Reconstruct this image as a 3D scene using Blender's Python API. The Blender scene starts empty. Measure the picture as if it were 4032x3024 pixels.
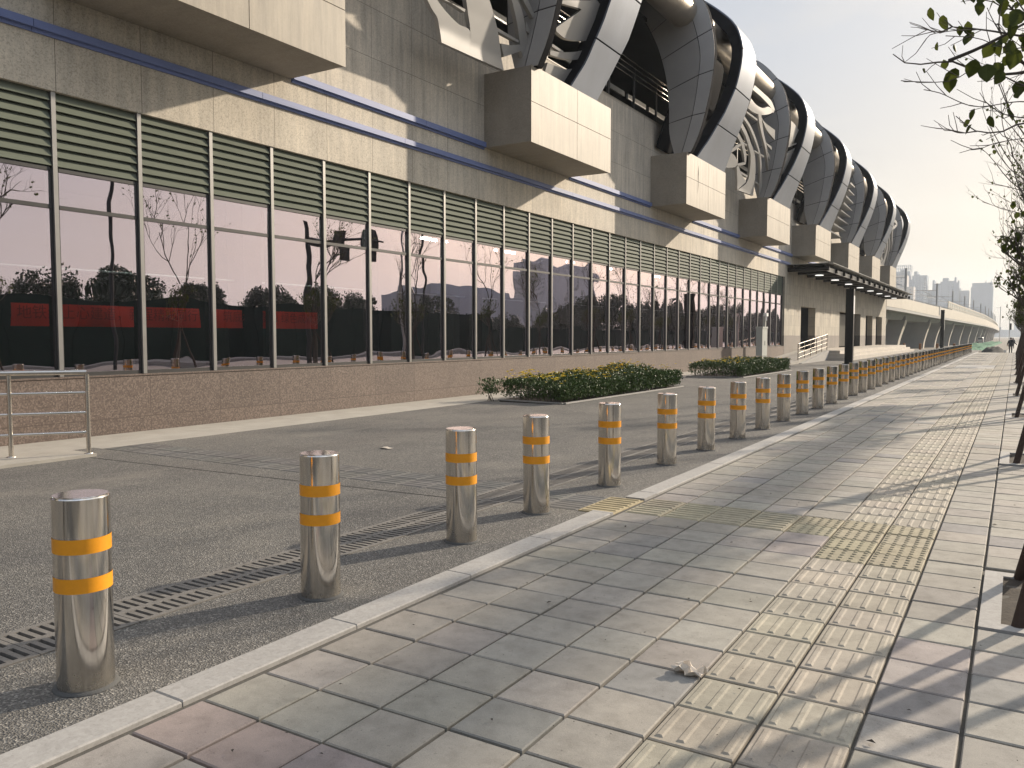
import bpy, bmesh, math, random
from mathutils import Vector, Matrix, noise as mnoise
R = math.radians
rnd = random.Random(7)
SC = bpy.context.scene
COL = SC.collection

# ------------------------------------------------------------------ helpers
class MB:
    """collects geometry, builds ONE mesh object"""
    def __init__(s): s.v=[]; s.f=[]; s.m=[]; s.c=[]; s.cur=0; s.col=None; s.sm=[]
    def add(s, verts, faces, smooth=False):
        o=len(s.v); s.v.extend([tuple(p) for p in verts])
        for f in faces:
            s.f.append(tuple(i+o for i in f)); s.m.append(s.cur); s.c.append(s.col); s.sm.append(smooth)
        return s
    def box(s,x0,x1,y0,y1,z0,z1,skip=''):
        v=[(x0,y0,z0),(x1,y0,z0),(x1,y1,z0),(x0,y1,z0),(x0,y0,z1),(x1,y0,z1),(x1,y1,z1),(x0,y1,z1)]
        F={'b':(0,3,2,1),'t':(4,5,6,7),'f':(0,1,5,4),'k':(2,3,7,6),'r':(1,2,6,5),'l':(3,0,4,7)}
        return s.add(v,[F[k] for k in F if k not in skip])
    def quad(s,a,b,c,d): return s.add([a,b,c,d],[(0,1,2,3)])
    def obox(s,c,hx,hy,hz):
        c=Vector(c);hx=Vector(hx);hy=Vector(hy);hz=Vector(hz)
        v=[c+a*hx+b*hy+d*hz for d in(-1,1) for a,b in((-1,-1),(1,-1),(1,1),(-1,1))]
        return s.add(v,[(0,3,2,1),(4,5,6,7),(0,1,5,4),(2,3,7,6),(1,2,6,5),(3,0,4,7)])
    def tube(s,pts,rad,n=8,cap=True,smooth=True):
        pts=[Vector(p) for p in pts]
        if not hasattr(rad,'__len__'): rad=[rad]*len(pts)
        rings=[];ref=None
        for i,p in enumerate(pts):
            d=(pts[min(i+1,len(pts)-1)]-pts[max(i-1,0)])
            d=d.normalized() if d.length>1e-9 else Vector((0,0,1))
            if ref is None: ref=Vector((1,0,0)) if abs(d.x)<.8 else Vector((0,1,0))
            u=(ref-d*ref.dot(d)).normalized(); w=d.cross(u); ref=u
            rings.append([p+(u*math.cos(2*math.pi*k/n)+w*math.sin(2*math.pi*k/n))*rad[i] for k in range(n)])
        v=[q for r in rings for q in r]; f=[]
        for i in range(len(pts)-1):
            for k in range(n):
                a=i*n+k;b=i*n+(k+1)%n; f.append((a,b,b+n,a+n))
        s.add(v,f,smooth)
        if cap:
            s.add(rings[0],[tuple(range(n-1,-1,-1))]); s.add(rings[-1],[tuple(range(n))])
        return s
    def lathe(s,prof,c=(0,0,0),n=32,smooth=True):
        v=[];f=[]
        for r,z in prof:
            for k in range(n):
                a=2*math.pi*k/n; v.append((c[0]+r*math.cos(a),c[1]+r*math.sin(a),c[2]+z))
        for i in range(len(prof)-1):
            for k in range(n):
                a=i*n+k;b=i*n+(k+1)%n; f.append((a,b,b+n,a+n))
        s.add(v,f,smooth)
        if prof[-1][0]>1e-4: s.add(v[-n:],[tuple(range(n))])
        return s
    def grid(s,rows,smooth=True,flip=False):
        """rows: list of equal-length point lists"""
        n=len(rows[0]); v=[p for r in rows for p in r]; f=[]
        for i in range(len(rows)-1):
            for k in range(n-1):
                a=i*n+k; q=(a,a+1,a+n+1,a+n); f.append(q[::-1] if flip else q)
        return s.add(v,f,smooth)
    def sheet(s,rows,off,smooth=True):
        """rows grid + offset vectors -> closed thick sheet"""
        n=len(rows[0]); A=[[Vector(p) for p in r] for r in rows]
        B=[[A[i][k]+Vector(off[i][k] if isinstance(off[0],(list,tuple)) else off) for k in range(n)] for i in range(len(A))]
        s.grid(A,smooth); s.grid(B,smooth,True)
        per=[(0,k) for k in range(n)]+[(i,n-1) for i in range(1,len(A))]+[(len(A)-1,k) for k in range(n-2,-1,-1)]+[(i,0) for i in range(len(A)-2,0,-1)]
        v=[A[i][k] for i,k in per]+[B[i][k] for i,k in per]; m=len(per)
        s.add(v,[(j,j+m,(j+1)%m+m,(j+1)%m) for j in range(m)])
        return s
    def prism(s,poly,z0,z1):
        n=len(poly); v=[(x,y,z0) for x,y in poly]+[(x,y,z1) for x,y in poly]
        return s.add(v,[tuple(range(n-1,-1,-1)),tuple(range(n,2*n))]+[(i,(i+1)%n,(i+1)%n+n,i+n) for i in range(n)])
    def build(s,name,mats,parent=None,loc=None):
        me=bpy.data.meshes.new(name); me.from_pydata(s.v,[],s.f)
        if not isinstance(mats,(list,tuple)): mats=[mats]
        for m in mats: me.materials.append(m)
        me.polygons.foreach_set('material_index',s.m); me.polygons.foreach_set('use_smooth',s.sm)
        if any(c is not None for c in s.c):
            at=me.color_attributes.new('tint','FLOAT_COLOR','CORNER')
            buf=[]
            for p,c in zip(me.polygons,s.c):
                c=c or (1,1,1); buf.extend([c[0],c[1],c[2],1.]*len(p.vertices))
            at.data.foreach_set('color',buf)
        me.update()
        o=bpy.data.objects.new(name,me); COL.objects.link(o)
        if parent is not None: o.parent=parent
        if loc: o.location=loc
        return o
def empty(name,loc=(0,0,0),rz=0,parent=None):
    o=bpy.data.objects.new(name,None); o.empty_display_size=.2; COL.objects.link(o); o.location=loc; o.rotation_euler=(0,0,rz)
    if parent: o.parent=parent
    return o
def tag(o,label=None,cat=None,group=None,kind=None):
    if label: o['label']=label
    if cat: o['category']=cat
    if group: o['group']=group
    if kind: o['kind']=kind
    return o
KIDS={}
def copy_tree(o,parent=None):
    c=o.copy(); COL.objects.link(c)
    if parent is not None: c.parent=parent
    for ch in list(o.children): copy_tree(ch,c)
    return c
def catmull(P,n):
    """P list of tuples -> n points along a Catmull-Rom spline (uniform in chord length)"""
    P=[tuple(map(float,p)) for p in P]; d=[0]
    for a,b in zip(P,P[1:]): d.append(d[-1]+max(1e-6,math.dist(a,b)))
    out=[]
    for j in range(n):
        t=d[-1]*j/(n-1); i=0
        while i<len(d)-2 and t>d[i+1]: i+=1
        u=(t-d[i])/(d[i+1]-d[i]); p1,p2=P[i],P[i+1]
        p0=P[i-1] if i>0 else tuple(2*a-b for a,b in zip(p1,p2)); p3=P[i+2] if i+2<len(P) else tuple(2*b-a for a,b in zip(p1,p2))
        out.append(tuple(.5*(2*b+(c-a)*u+(2*a-5*b+4*c-d_)*u*u+(3*b-a-3*c+d_)*u**3) for a,b,c,d_ in zip(p0,p1,p2,p3)))
    return out
def interp(x,xs,ys):
    if x<=xs[0]: return ys[0]
    for i in range(len(xs)-1):
        if x<=xs[i+1]: return ys[i]+(ys[i+1]-ys[i])*(x-xs[i])/(xs[i+1]-xs[i])
    return ys[-1]

# ------------------------------------------------------------------ materials
def newmat(name):
    m=bpy.data.materials.new(name); m.use_nodes=True; nt=m.node_tree
    return m,nt,nt.nodes['Principled BSDF']
def N(nt,t,**kw):
    n=nt.nodes.new(t)
    for k,v in kw.items():
        if k in n.inputs: n.inputs[k].default_value=v
        else: setattr(n,k,v)
    return n
def ramp(nt,fac,stops):
    r=nt.nodes.new('ShaderNodeValToRGB'); e=r.color_ramp.elements
    while len(e)<len(stops): e.new(.5)
    for el,(p,c) in zip(e,stops): el.position=p; el.color=(*c,1) if len(c)==3 else c
    nt.links.new(fac,r.inputs[0]); return r.outputs[0]
def mixc(nt,fac,a,b,mode='MIX'):
    n=nt.nodes.new('ShaderNodeMix'); n.data_type='RGBA'; n.blend_type=mode
    for idx,val in ((0,fac),(6,a),(7,b)):
        if hasattr(val,'links') or hasattr(val,'is_linked'): nt.links.new(val,n.inputs[idx])
        else: n.inputs[idx].default_value=val if idx==0 else (*val,1)[:4]
    return n.outputs[2]
def pos(nt):
    return nt.nodes.new('ShaderNodeNewGeometry').outputs['Position']
def mapping(nt,vec,scale=(1,1,1),loc=(0,0,0),rot=(0,0,0)):
    n=nt.nodes.new('ShaderNodeMapping'); n.inputs['Scale'].default_value=scale; n.inputs['Location'].default_value=loc; n.inputs['Rotation'].default_value=rot
    nt.links.new(vec,n.inputs[0]); return n.outputs[0]
def noise(nt,vec,scale,detail=4,rough=.6):
    n=nt.nodes.new('ShaderNodeTexNoise'); n.inputs['Scale'].default_value=scale; n.inputs['Detail'].default_value=detail; n.inputs['Roughness'].default_value=rough
    nt.links.new(vec,n.inputs['Vector']); return n.outputs[0]
def voro(nt,vec,scale,out='Color'):
    n=nt.nodes.new('ShaderNodeTexVoronoi'); n.inputs['Scale'].default_value=scale; nt.links.new(vec,n.inputs['Vector']); return n.outputs[out]
def bump(nt,h,strength=.3,dist=.01,b=None):
    n=nt.nodes.new('ShaderNodeBump'); n.inputs['Strength'].default_value=strength; n.inputs['Distance'].default_value=dist
    nt.links.new(h,n.inputs['Height'])
    if b is not None: nt.links.new(n.outputs[0],b.inputs['Normal'])
    return n.outputs[0]
def sepx(nt,c):
    n=nt.nodes.new('ShaderNodeSeparateColor'); nt.links.new(c,n.inputs[0]); return n.outputs[0]
def simple(name,col,rough=.6,metal=0.,var=.12,scale=3.,bmp=0.,bscale=60.,stretch=(1,1,1),spec=None):
    m,nt,b=newmat(name); p=mapping(nt,pos(nt),stretch)
    f=noise(nt,p,scale,5,.65)
    c=ramp(nt,f,[(.25,tuple(x*(1-var) for x in col)),(.75,tuple(min(1,x*(1+var)) for x in col))])
    nt.links.new(c,b.inputs['Base Color']); b.inputs['Roughness'].default_value=rough; b.inputs['Metallic'].default_value=metal
    if spec is not None: b.inputs['Specular IOR Level'].default_value=spec
    if bmp: bump(nt,noise(nt,p,bscale,3),bmp,.004,b)
    return m
def stone(name,base,dark,light,sp=90.,rough=.7,u=None,joint=(.2,.19,.17),streak=.0,msize=.006,chip=.3,cs=45.):
    """speckled stone; u=(w,h,u0,v0) draws tile joints over world Y/Z"""
    m,nt,b=newmat(name); P=pos(nt)
    n1=noise(nt,P,sp,3,.7); n2=noise(nt,P,sp*.45,2,.6); n3=noise(nt,P,1.1,4,.6)
    c=ramp(nt,n1,[(.32,dark),(.46,base),(.6,base),(.72,light)])
    c=mixc(nt,chip,c,ramp(nt,sepx(nt,voro(nt,P,cs)),[(.0,dark),(.22,dark),(.3,base),(.68,base),(.8,light),(1,light)]))
    c=mixc(nt,.18,c,ramp(nt,n2,[(.36,dark),(.5,base),(.66,light)]))
    c=mixc(nt,1.,c,ramp(nt,n3,[(.3,(.86,.85,.84)),(.7,(1.06,1.05,1.04))]),'MULTIPLY')
    if streak:
        s=noise(nt,mapping(nt,P,(1,2.6,.22)),2.2,6,.7)
        c=mixc(nt,streak,c,mixc(nt,1.,c,ramp(nt,s,[(.36,(.55,.56,.57)),(.56,(1.0,.99,.97)),(.68,(1.22,1.19,1.14))]),'MULTIPLY'))
    if u:
        w,h,u0,v0=u
        sx=nt.nodes.new('ShaderNodeSeparateXYZ'); nt.links.new(P,sx.inputs[0])
        cx=nt.nodes.new('ShaderNodeCombineXYZ'); nt.links.new(sx.outputs[1],cx.inputs[0]); nt.links.new(sx.outputs[2],cx.inputs[1])
        mp=mapping(nt,cx.outputs[0],(1,1,1),(-u0,-v0,0))
        br=nt.nodes.new('ShaderNodeTexBrick'); br.offset=0; br.squash=1
        br.inputs['Scale'].default_value=1; br.inputs['Brick Width'].default_value=w; br.inputs['Row Height'].default_value=h
        br.inputs['Mortar Size'].default_value=msize; br.inputs['Mortar Smooth'].default_value=.1
        br.inputs['Color1'].default_value=(.9,.9,.9,1); br.inputs['Color2'].default_value=(1.06,1.05,1.03,1); br.inputs['Mortar'].default_value=(1,1,1,1)
        nt.links.new(mp,br.inputs['Vector'])
        c=mixc(nt,1.,c,br.outputs['Color'],'MULTIPLY'); c=mixc(nt,br.outputs['Fac'],c,joint)
    nt.links.new(c,b.inputs['Base Color']); b.inputs['Roughness'].default_value=rough
    bump(nt,n1,.12,.003,b)
    return m
M={}
def build_mats():
    # asphalt with exposed light grit
    m,nt,b=newmat('asphalt'); P=pos(nt)
    v=sepx(nt,voro(nt,P,115)); n=noise(nt,P,260,2,.6); w=noise(nt,P,.42,6,.68); w2=noise(nt,mapping(nt,P,(1,.4,1)),2.4,4,.6)
    c=ramp(nt,v,[(.0,(.05,.049,.047)),(.45,(.105,.102,.097)),(.82,(.165,.159,.148)),(.975,(.34,.325,.30))])
    c=mixc(nt,.3,c,ramp(nt,n,[(.3,(.05,.048,.045)),(.7,(.2,.19,.17))]))
    c=mixc(nt,1.,c,ramp(nt,w,[(.3,(.74,.74,.75)),(.5,(.98,.98,.97)),(.7,(1.18,1.16,1.11))]),'MULTIPLY')
    c=mixc(nt,1.,c,ramp(nt,w2,[(.35,(.9,.9,.9)),(.7,(1.08,1.07,1.05))]),'MULTIPLY')
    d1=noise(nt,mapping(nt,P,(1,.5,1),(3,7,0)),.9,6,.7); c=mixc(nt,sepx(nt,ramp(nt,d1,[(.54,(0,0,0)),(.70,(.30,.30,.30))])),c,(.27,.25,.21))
    d2=noise(nt,mapping(nt,P,(1,1,1),(11,2,0)),1.7,3,.5); c=mixc(nt,sepx(nt,ramp(nt,d2,[(.68,(0,0,0)),(.76,(.5,.5,.5))])),c,(.05,.048,.045))
    nt.links.new(c,b.inputs['Base Color']); b.inputs['Roughness'].default_value=.9
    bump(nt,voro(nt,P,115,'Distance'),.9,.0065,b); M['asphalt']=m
    M['road']=simple('road_asphalt',(.075,.075,.072),.9,0,.2,.8,.4,150)
    # paver (tint attribute is each tile's own colour)
    m,nt,b=newmat('paver'); P=pos(nt)
    at=nt.nodes.new('ShaderNodeAttribute'); at.attribute_name='tint'
    n1=noise(nt,P,9,6,.7); n2=noise(nt,P,240,2,.6); n3=noise(nt,P,1.6,4,.6); n4=noise(nt,P,55,3,.6)
    c=mixc(nt,1.,at.outputs[0],ramp(nt,n1,[(.28,(.76,.75,.74)),(.52,(1,1,1)),(.75,(1.17,1.16,1.14))]),'MULTIPLY')
    c=mixc(nt,1.,c,ramp(nt,n2,[(.3,(.86,.86,.86)),(.7,(1.1,1.1,1.1))]),'MULTIPLY')
    c=mixc(nt,1.,c,ramp(nt,n3,[(.3,(.86,.86,.85)),(.7,(1.1,1.1,1.1))]),'MULTIPLY')
    c=mixc(nt,1.,c,ramp(nt,n4,[(.27,(.62,.61,.6)),(.36,(1,1,1)),(.72,(1,1,1)),(.8,(1.2,1.2,1.19))]),'MULTIPLY')
    nt.links.new(c,b.inputs['Base Color']); b.inputs['Roughness'].default_value=.82
    bump(nt,n2,.25,.003,b); M['paver']=m
    M['joint']=simple('joint_sand',(.085,.078,.066),.95,0,.3,40,.5,200)
    M['kerb']=stone('kerb_stone',(.335,.325,.305),(.25,.24,.225),(.41,.40,.38),130,.8,streak=0)
    M['palestrip']=simple('pale_concrete',(.33,.31,.27),.9,0,.14,2.5,.25,120)
    M['soil']=simple('soil',(.05,.04,.03),1,0,.45,25,1.,70)
    M['dirt']=simple('dirt_ground',(.17,.15,.12),1,0,.3,.6,.6,6)
    M['plinth']=stone('brown_granite',(.128,.095,.078),(.058,.043,.037),(.235,.185,.155),75,.55,(1.305,.62,6.54,.225),(.07,.05,.04),chip=.62,cs=52)
    M['fascia']=stone('cream_granite',(.57,.52,.43),(.29,.262,.22),(.66,.61,.52),60,.75,(1.305,3.0,6.52,3.1),(.17,.15,.125),.45,chip=.42,cs=50)
    M['wall']=stone('cream_granite_wall',(.56,.515,.44),(.36,.33,.285),(.66,.61,.53),60,.75,(1.305,1.0,6.52,6.1),(.19,.17,.145),.6,chip=.4,cs=50)
    M['wall2']=stone('pale_granite_wall',(.45,.415,.345),(.34,.31,.255),(.53,.495,.42),60,.72,(.95,.6,49.75,.25),(.25,.23,.2),.95)
    M['dado']=stone('grey_granite_dado',(.21,.185,.165),(.15,.13,.115),(.28,.25,.225),60,.6,(.95,.85,49.75,.61),(.12,.11,.1),.3)
    M['boxpanel']=stone('corbel_panel',(.335,.297,.235),(.30,.265,.21),(.36,.322,.26),40,.6,streak=.55)
    M['boxside']=stone('corbel_side',(.30,.272,.228),(.21,.19,.16),(.355,.325,.275),75,.7,streak=.2)
    M['trim']=simple('blue_metal_trim',(.13,.17,.34),.55,.0,.15,1.5,0,40,(1,.6,4))
    M['alu']=simple('aluminium_panel',(.15,.17,.205),.55,.65,.12,.9,0,20,(1,1,.4))
    M['aludark']=simple('grey_aluminium_web',(.34,.333,.325),.5,.3,.10,.8,0,20)
    M['leafalu']=simple('lattice_aluminium',(.36,.355,.345),.42,.5,.08,.8)
    M['tube']=simple('tube_aluminium',(.46,.41,.34),.30,.8,.1,2)
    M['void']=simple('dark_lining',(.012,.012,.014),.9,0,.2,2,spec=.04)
    M['roofskin']=simple('roof_skin',(.055,.075,.12),.4,.4,.2,1)
    M['inside']=simple('interior_dark',(.03,.034,.032),.8,0,.2,1)
    M['insidelight']=simple('interior_pale',(.32,.33,.32),.7,0,.1,1)
    M['mullion']=simple('mullion_aluminium',(.255,.25,.24),.42,.55,.08,4)
    M['frame']=simple('dark_frame',(.03,.03,.03),.5,.2,.2,4)
    M['louvre']=simple('louvre_blade',(.122,.137,.108),.75,.0,.10,3,0,20,(1,1,6),.15)
    # window glass: coated pane, dark room behind
    m=bpy.data.materials.new('window_glass'); m.use_nodes=True; nt=m.node_tree
    for n in list(nt.nodes): nt.nodes.remove(n)
    out=nt.nodes.new('ShaderNodeOutputMaterial'); P=pos(nt)
    g=N(nt,'ShaderNodeBsdfGlossy',Roughness=0.0); g.inputs['Color'].default_value=(.96,.83,.89,1)
    t=nt.nodes.new('ShaderNodeBsdfTransparent'); t.inputs['Color'].default_value=(.74,.82,.78,1)
    fr=N(nt,'ShaderNodeFresnel',IOR=1.5); mx=nt.nodes.new('ShaderNodeMixShader')
    ma=nt.nodes.new('ShaderNodeMath'); ma.operation='MULTIPLY_ADD'; ma.use_clamp=True; ma.inputs[1].default_value=.9; ma.inputs[2].default_value=.54
    nt.links.new(fr.outputs[0],ma.inputs[0]); nt.links.new(ma.outputs[0],mx.inputs[0]); nt.links.new(t.outputs[0],mx.inputs[1]); nt.links.new(g.outputs[0],mx.inputs[2]); nt.links.new(mx.outputs[0],out.inputs[0])
    h=noise(nt,mapping(nt,P,(1,.55,1.0)),1.5,1,.4)
    nb=bump(nt,h,.09,.05); nt.links.new(nb,g.inputs['Normal']); M['glass']=m
    # stainless steel
    m,nt,b=newmat('stainless_steel'); P=pos(nt)
    oc=nt.nodes.new('ShaderNodeTexCoord').outputs['Object']
    s=noise(nt,mapping(nt,P,(30,30,.8)),2.,4,.6); d=noise(nt,mapping(nt,P,(9,9,5)),1.,5,.7)
    sx=nt.nodes.new('ShaderNodeSeparateXYZ'); nt.links.new(oc,sx.inputs[0])
    lo=nt.nodes.new('ShaderNodeMapRange'); lo.inputs['From Min'].default_value=.42; lo.inputs['From Max'].default_value=0.0; nt.links.new(sx.outputs[2],lo.inputs['Value'])
    mu=nt.nodes.new('ShaderNodeMath'); mu.operation='MULTIPLY'; nt.links.new(lo.outputs[0],mu.inputs[0]); nt.links.new(d,mu.inputs[1])
    dirt=ramp(nt,mu.outputs[0],[(.26,(0,0,0)),(.8,(.85,.85,.85))])
    c=ramp(nt,s,[(.3,(.60,.57,.525)),(.7,(.75,.72,.67))])
    c=mixc(nt,sepx(nt,dirt),c,(.33,.30,.255))
    nt.links.new(c,b.inputs['Base Color']); b.inputs['Metallic'].default_value=1.
    rr=ramp(nt,d,[(.35,(.07,)*3),(.7,(.16,)*3)]); rr=mixc(nt,sepx(nt,dirt),rr,(.5,.5,.5)); nt.links.new(rr,b.inputs['Roughness'])
    bump(nt,noise(nt,mapping(nt,P,(14,14,.5)),1.,2),.05,.01,b); M['steel']=m
    M['rail']=simple('rail_steel',(.62,.58,.52),.25,1.,.1,5)
    M['tape']=simple('orange_reflective_tape',(.74,.30,.010),.42,0,.06,30)
    M['black']=simple('black_steel',(.006,.006,.006),.4,.3,.2,5)
    M['grate']=simple('cast_grate',(.17,.16,.145),.75,.2,.2,15,.4,120)
    M['leaf']=simple('hedge_leaf',(.058,.098,.02),.5,0,.5,14)
    M['leafdark']=simple('hedge_inner',(.02,.03,.01),.9,0,.3,10)
    M['flower']=simple('yellow_flower',(.85,.62,.03),.7,0,.1,10)
    m=simple('tree_leaf',(.042,.056,.014),.6,0,.5,9,spec=.15); b=m.node_tree.nodes['Principled BSDF']; nt=m.node_tree; tr=nt.nodes.new('ShaderNodeBsdfTranslucent'); tr.inputs['Color'].default_value=(.075,.092,.018,1); mx=nt.nodes.new('ShaderNodeMixShader'); mx.inputs[0].default_value=.35
    nt.links.new(b.outputs[0],mx.inputs[1]); nt.links.new(tr.outputs[0],mx.inputs[2]); nt.links.new(mx.outputs[0],nt.nodes['Material Output'].inputs[0]); M['treeleaf']=m
    M['bark']=simple('tree_bark',(.075,.062,.05),.9,0,.3,12,.6,60)
    M['stake']=simple('stake_wood',(.042,.026,.018),.9,0,.3,10,.5,50)
    M['cream']=simple('cream_parapet',(.50,.455,.38),.8,0,.08,.35,0,20,(1,1,3))
    M['conc']=simple('grey_concrete',(.33,.325,.31),.85,0,.1,.4)
    M['tower']=simple('tower_wall',(.22,.245,.285),.85,0,.08,.05)
    M['towerwarm']=simple('tower_wall_warm',(.36,.31,.27),.85,0,.08,.05)
    M['towerwin']=simple('tower_window',(.10,.12,.14),.3,0,.1,.2)
    M['net']=simple('green_net',(.07,.165,.10),.9,0,.5,1.6,1.,6,spec=.1)
    M['mound']=simple('black_mound',(.02,.02,.017),1,0,.4,6,1,14)
    M['cabinet']=simple('grey_cabinet',(.36,.375,.345),.55,.1,.06,3)
    M['white']=simple('white_paint',(.72,.71,.68),.6,0,.06,3)
    M['shutter']=simple('white_shutter',(.62,.615,.59),.55,.1,.05,3)
    M['red']=simple('red_cloth',(.60,.028,.014),.8,0,.06,4)
    M['ink']=simple('banner_lettering',(.27,.014,.009),.8,0,.05,4)
    M['canopyglass']=simple('canopy_glass',(.30,.30,.27),.25,0,.3,1.5)
    M['hoard']=simple('green_hoarding',(.012,.022,.017),.9,0,.25,.8,spec=0.)
    M['cloth']=simple('dark_cloth',(.012,.012,.014),.9,0,.3,20)
    M['skin']=simple('skin',(.35,.2,.14),.6,0,.05,10)
    M['carpaint']=simple('pale_car_paint',(.5,.5,.49),.3,.1,.04,3)
    M['carglass']=simple('car_glass',(.02,.025,.03),.1,0,.1,3)
    M['tyre']=simple('tyre_rubber',(.02,.02,.02),.9,0,.2,10)
    M['paper']=simple('tissue_paper',(.62,.55,.46),.9,0,.12,60,.5,150)
    M['postorange']=simple('brown_marker',(.26,.12,.055),.8,0,.25,6)
    m,nt,b=newmat('lamp_disc'); b.inputs['Base Color'].default_value=(.9,.9,.88,1); b.inputs['Emission Color'].default_value=(1,.97,.92,1); b.inputs['Emission Strength'].default_value=.75; M['lamp']=m
    m,nt,b=newmat('tube_lamp'); b.inputs['Base Color'].default_value=(.9,.9,.9,1); b.inputs['Emission Color'].default_value=(.9,1,.97,1); b.inputs['Emission Strength'].default_value=42; M['tubelamp']=m
    m,nt,b=newmat('signal_red'); b.inputs['Base Color'].default_value=(.5,.03,.02,1); M['signal']=m
build_mats()
# ------------------------------------------------------------------ ground, forecourt, pavement
XW=-11.35; KR=-2.742; KL=-2.922; DX=(-4.16,-3.745); BR=(6.05,6.70)   # wall, kerb, drain, branch of tactile tiles
def zfar(y): return interp(y,[83,85,100,300,900],[-.02,-.30,-.47,-.9,-.9])
g=MB()
ys=[-400,-60,-12,0,20,40,60,82.9,83.0,85,92,100,130,170,230,300,450,700,1100,2200,4000]
rows=[]
for y in ys:
    z=-.16 if y<83 else zfar(y)-.02
    rows.append([(x,y,z) for x in (-4000,-900,-300,-60,-20,-3,1.9,18.2,60,300,900,4000)])
g.grid(rows,False); tag(g.build('ground',M['dirt']),kind='structure')
# asphalt forecourt in two sheets either side of the drain, cut round the hedge beds
f=MB()
def fsheet(x0,x1,y0,y1,z=-.006): f.box(x0,x1,y0,y1,z-.14,z,'b')
fsheet(-10.2,DX[0],-12,BR[0]+.15); fsheet(-10.0,DX[0],BR[1]+.15,15.3); fsheet(DX[1],KL,-12,BR[0]); fsheet(DX[1],KL,BR[1],96)
fsheet(-8.08,DX[0],15.3,22.5); fsheet(-10.0,DX[0],22.5,28.2); fsheet(-8.0,DX[0],28.2,35.2); fsheet(-9.6,DX[0],35.2,96)
f.cur=1; f.add([(-9.4,5.66,-.0045),(-4.17,5.93,-.0045),(-4.17,5.945,-.0045),(-9.4,5.675,-.0045)],[(0,1,2,3)]); f.add([(-9.6,24.9,-.0045),(-4.17,25.3,-.0045),(-4.17,25.33,-.0045),(-9.6,24.93,-.0045)],[(0,1,2,3)])
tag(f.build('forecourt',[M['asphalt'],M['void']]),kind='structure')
# pale strip along the wall and the pad under the near railing
p=MB(); p.box(XW+.01,-10.2,-12,BR[0]+.15,-.14,-.004,'b'); p.box(XW+.01,-10.004,BR[0]+.15,46,-.14,-.0045,'b'); p.box(-10.196,-9.44,-12,5.78,-.1,.03,'b')
tag(p.build('wall_path',M['palestrip']),kind='structure')
# tactile branch across the asphalt: grey bar tiles
t=MB()
def frust(mb,cx,cy,hx,hy,z,h,b=.006):
    v=[(cx-hx,cy-hy,z),(cx+hx,cy-hy,z),(cx+hx,cy+hy,z),(cx-hx,cy+hy,z),(cx-hx+b,cy-hy+b,z+h),(cx+hx-b,cy-hy+b,z+h),(cx+hx-b,cy+hy-b,z+h),(cx-hx+b,cy+hy-b,z+h)]
    mb.add(v,[(4,5,6,7),(0,1,5,4),(1,2,6,5),(2,3,7,6),(3,0,4,7)])
def tile(mb,x0,x1,y0,y1,z,col,gap=.004,bev=.004,tilt=0.):
    a,b,c,d=x0+gap,x1-gap,y0+gap,y1-gap; e=bev
    zz=[z+tilt,z-tilt*.4,z-tilt,z+tilt*.4]
    v=[(a,c,z-.05),(b,c,z-.05),(b,d,z-.05),(a,d,z-.05),(a,c,zz[0]-e),(b,c,zz[1]-e),(b,d,zz[2]-e),(a,d,zz[3]-e),(a+e,c+e,zz[0]),(b-e,c+e,zz[1]),(b-e,d-e,zz[2]),(a+e,d-e,zz[3])]
    mb.col=col
    mb.add(v,[(8,9,10,11),(4,5,9,8),(5,6,10,9),(6,7,11,10),(7,4,8,11),(0,1,5,4),(1,2,6,5),(2,3,7,6),(3,0,4,7)])
def jit(c,a=.08,hue=.02):
    k=1+rnd.uniform(-a,a); return tuple(x*k*(1+rnd.uniform(-hue,hue)) for x in c)
TS=.326
def branch_tiles(mb,x0,x1,y0,z,col,nb=4,bh=.006):
    n=max(1,round((x1-x0)/TS)); w=(x1-x0)/n
    for i in range(n):
        for j in range(2):
            c=jit(col,.08); tile(mb,x0+i*w,x0+(i+1)*w,y0+j*TS,y0+(j+1)*TS,z,c)
            for k in range(nb): frust(mb,x0+(i+.5)*w,y0+j*TS+TS*(k+.5)/nb,w*.42,.020,z,bh)
branch_tiles(t,-10.0,DX[0],BR[0]+.15,-.0045,(.128,.124,.116),4,.003)
branch_tiles(t,DX[1],-3.07,BR[0],-.0045,(.128,.124,.116),4,.003)
branch_tiles(t,-3.07,KR,BR[0],.004,(.36,.30,.175))
tag(t.build('tactile_path',M['paver']),kind='structure')
# kerb stones, interrupted at the tactile branch
k=MB(); y=-1.0
while y<83:
    L=1.0
    a,b=y+.003,y+L-.003
    if not (b>BR[0] and a<BR[1]):
        dz=rnd.uniform(-.002,.002)
        v=[(KL,a,-.1),(KR,a,-.1),(KR,b,-.1),(KL,b,-.1),(KL,a,.012+dz),(KR,a,.012+dz),(KR,b,.012+dz),(KL,b,.012+dz),(KL+.008,a+.004,.020+dz),(KR-.006,a+.004,.018+dz),(KR-.006,b-.004,.018+dz),(KL+.008,b-.004,.020+dz)]
        k.add(v,[(8,9,10,11),(4,5,9,8),(5,6,10,9),(6,7,11,10),(7,4,8,11),(0,1,5,4),(1,2,6,5),(2,3,7,6),(3,0,4,7)])
    else:
        if a<BR[0]-.02: k.box(KL,KR,a,BR[0]-.003,-.1,.019,'b')
        if b>BR[1]+.02: k.box(KL,KR,BR[1]+.003,b,-.1,.019,'b')
    y+=L
tag(k.build('kerb',M['kerb']),kind='structure')
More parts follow.
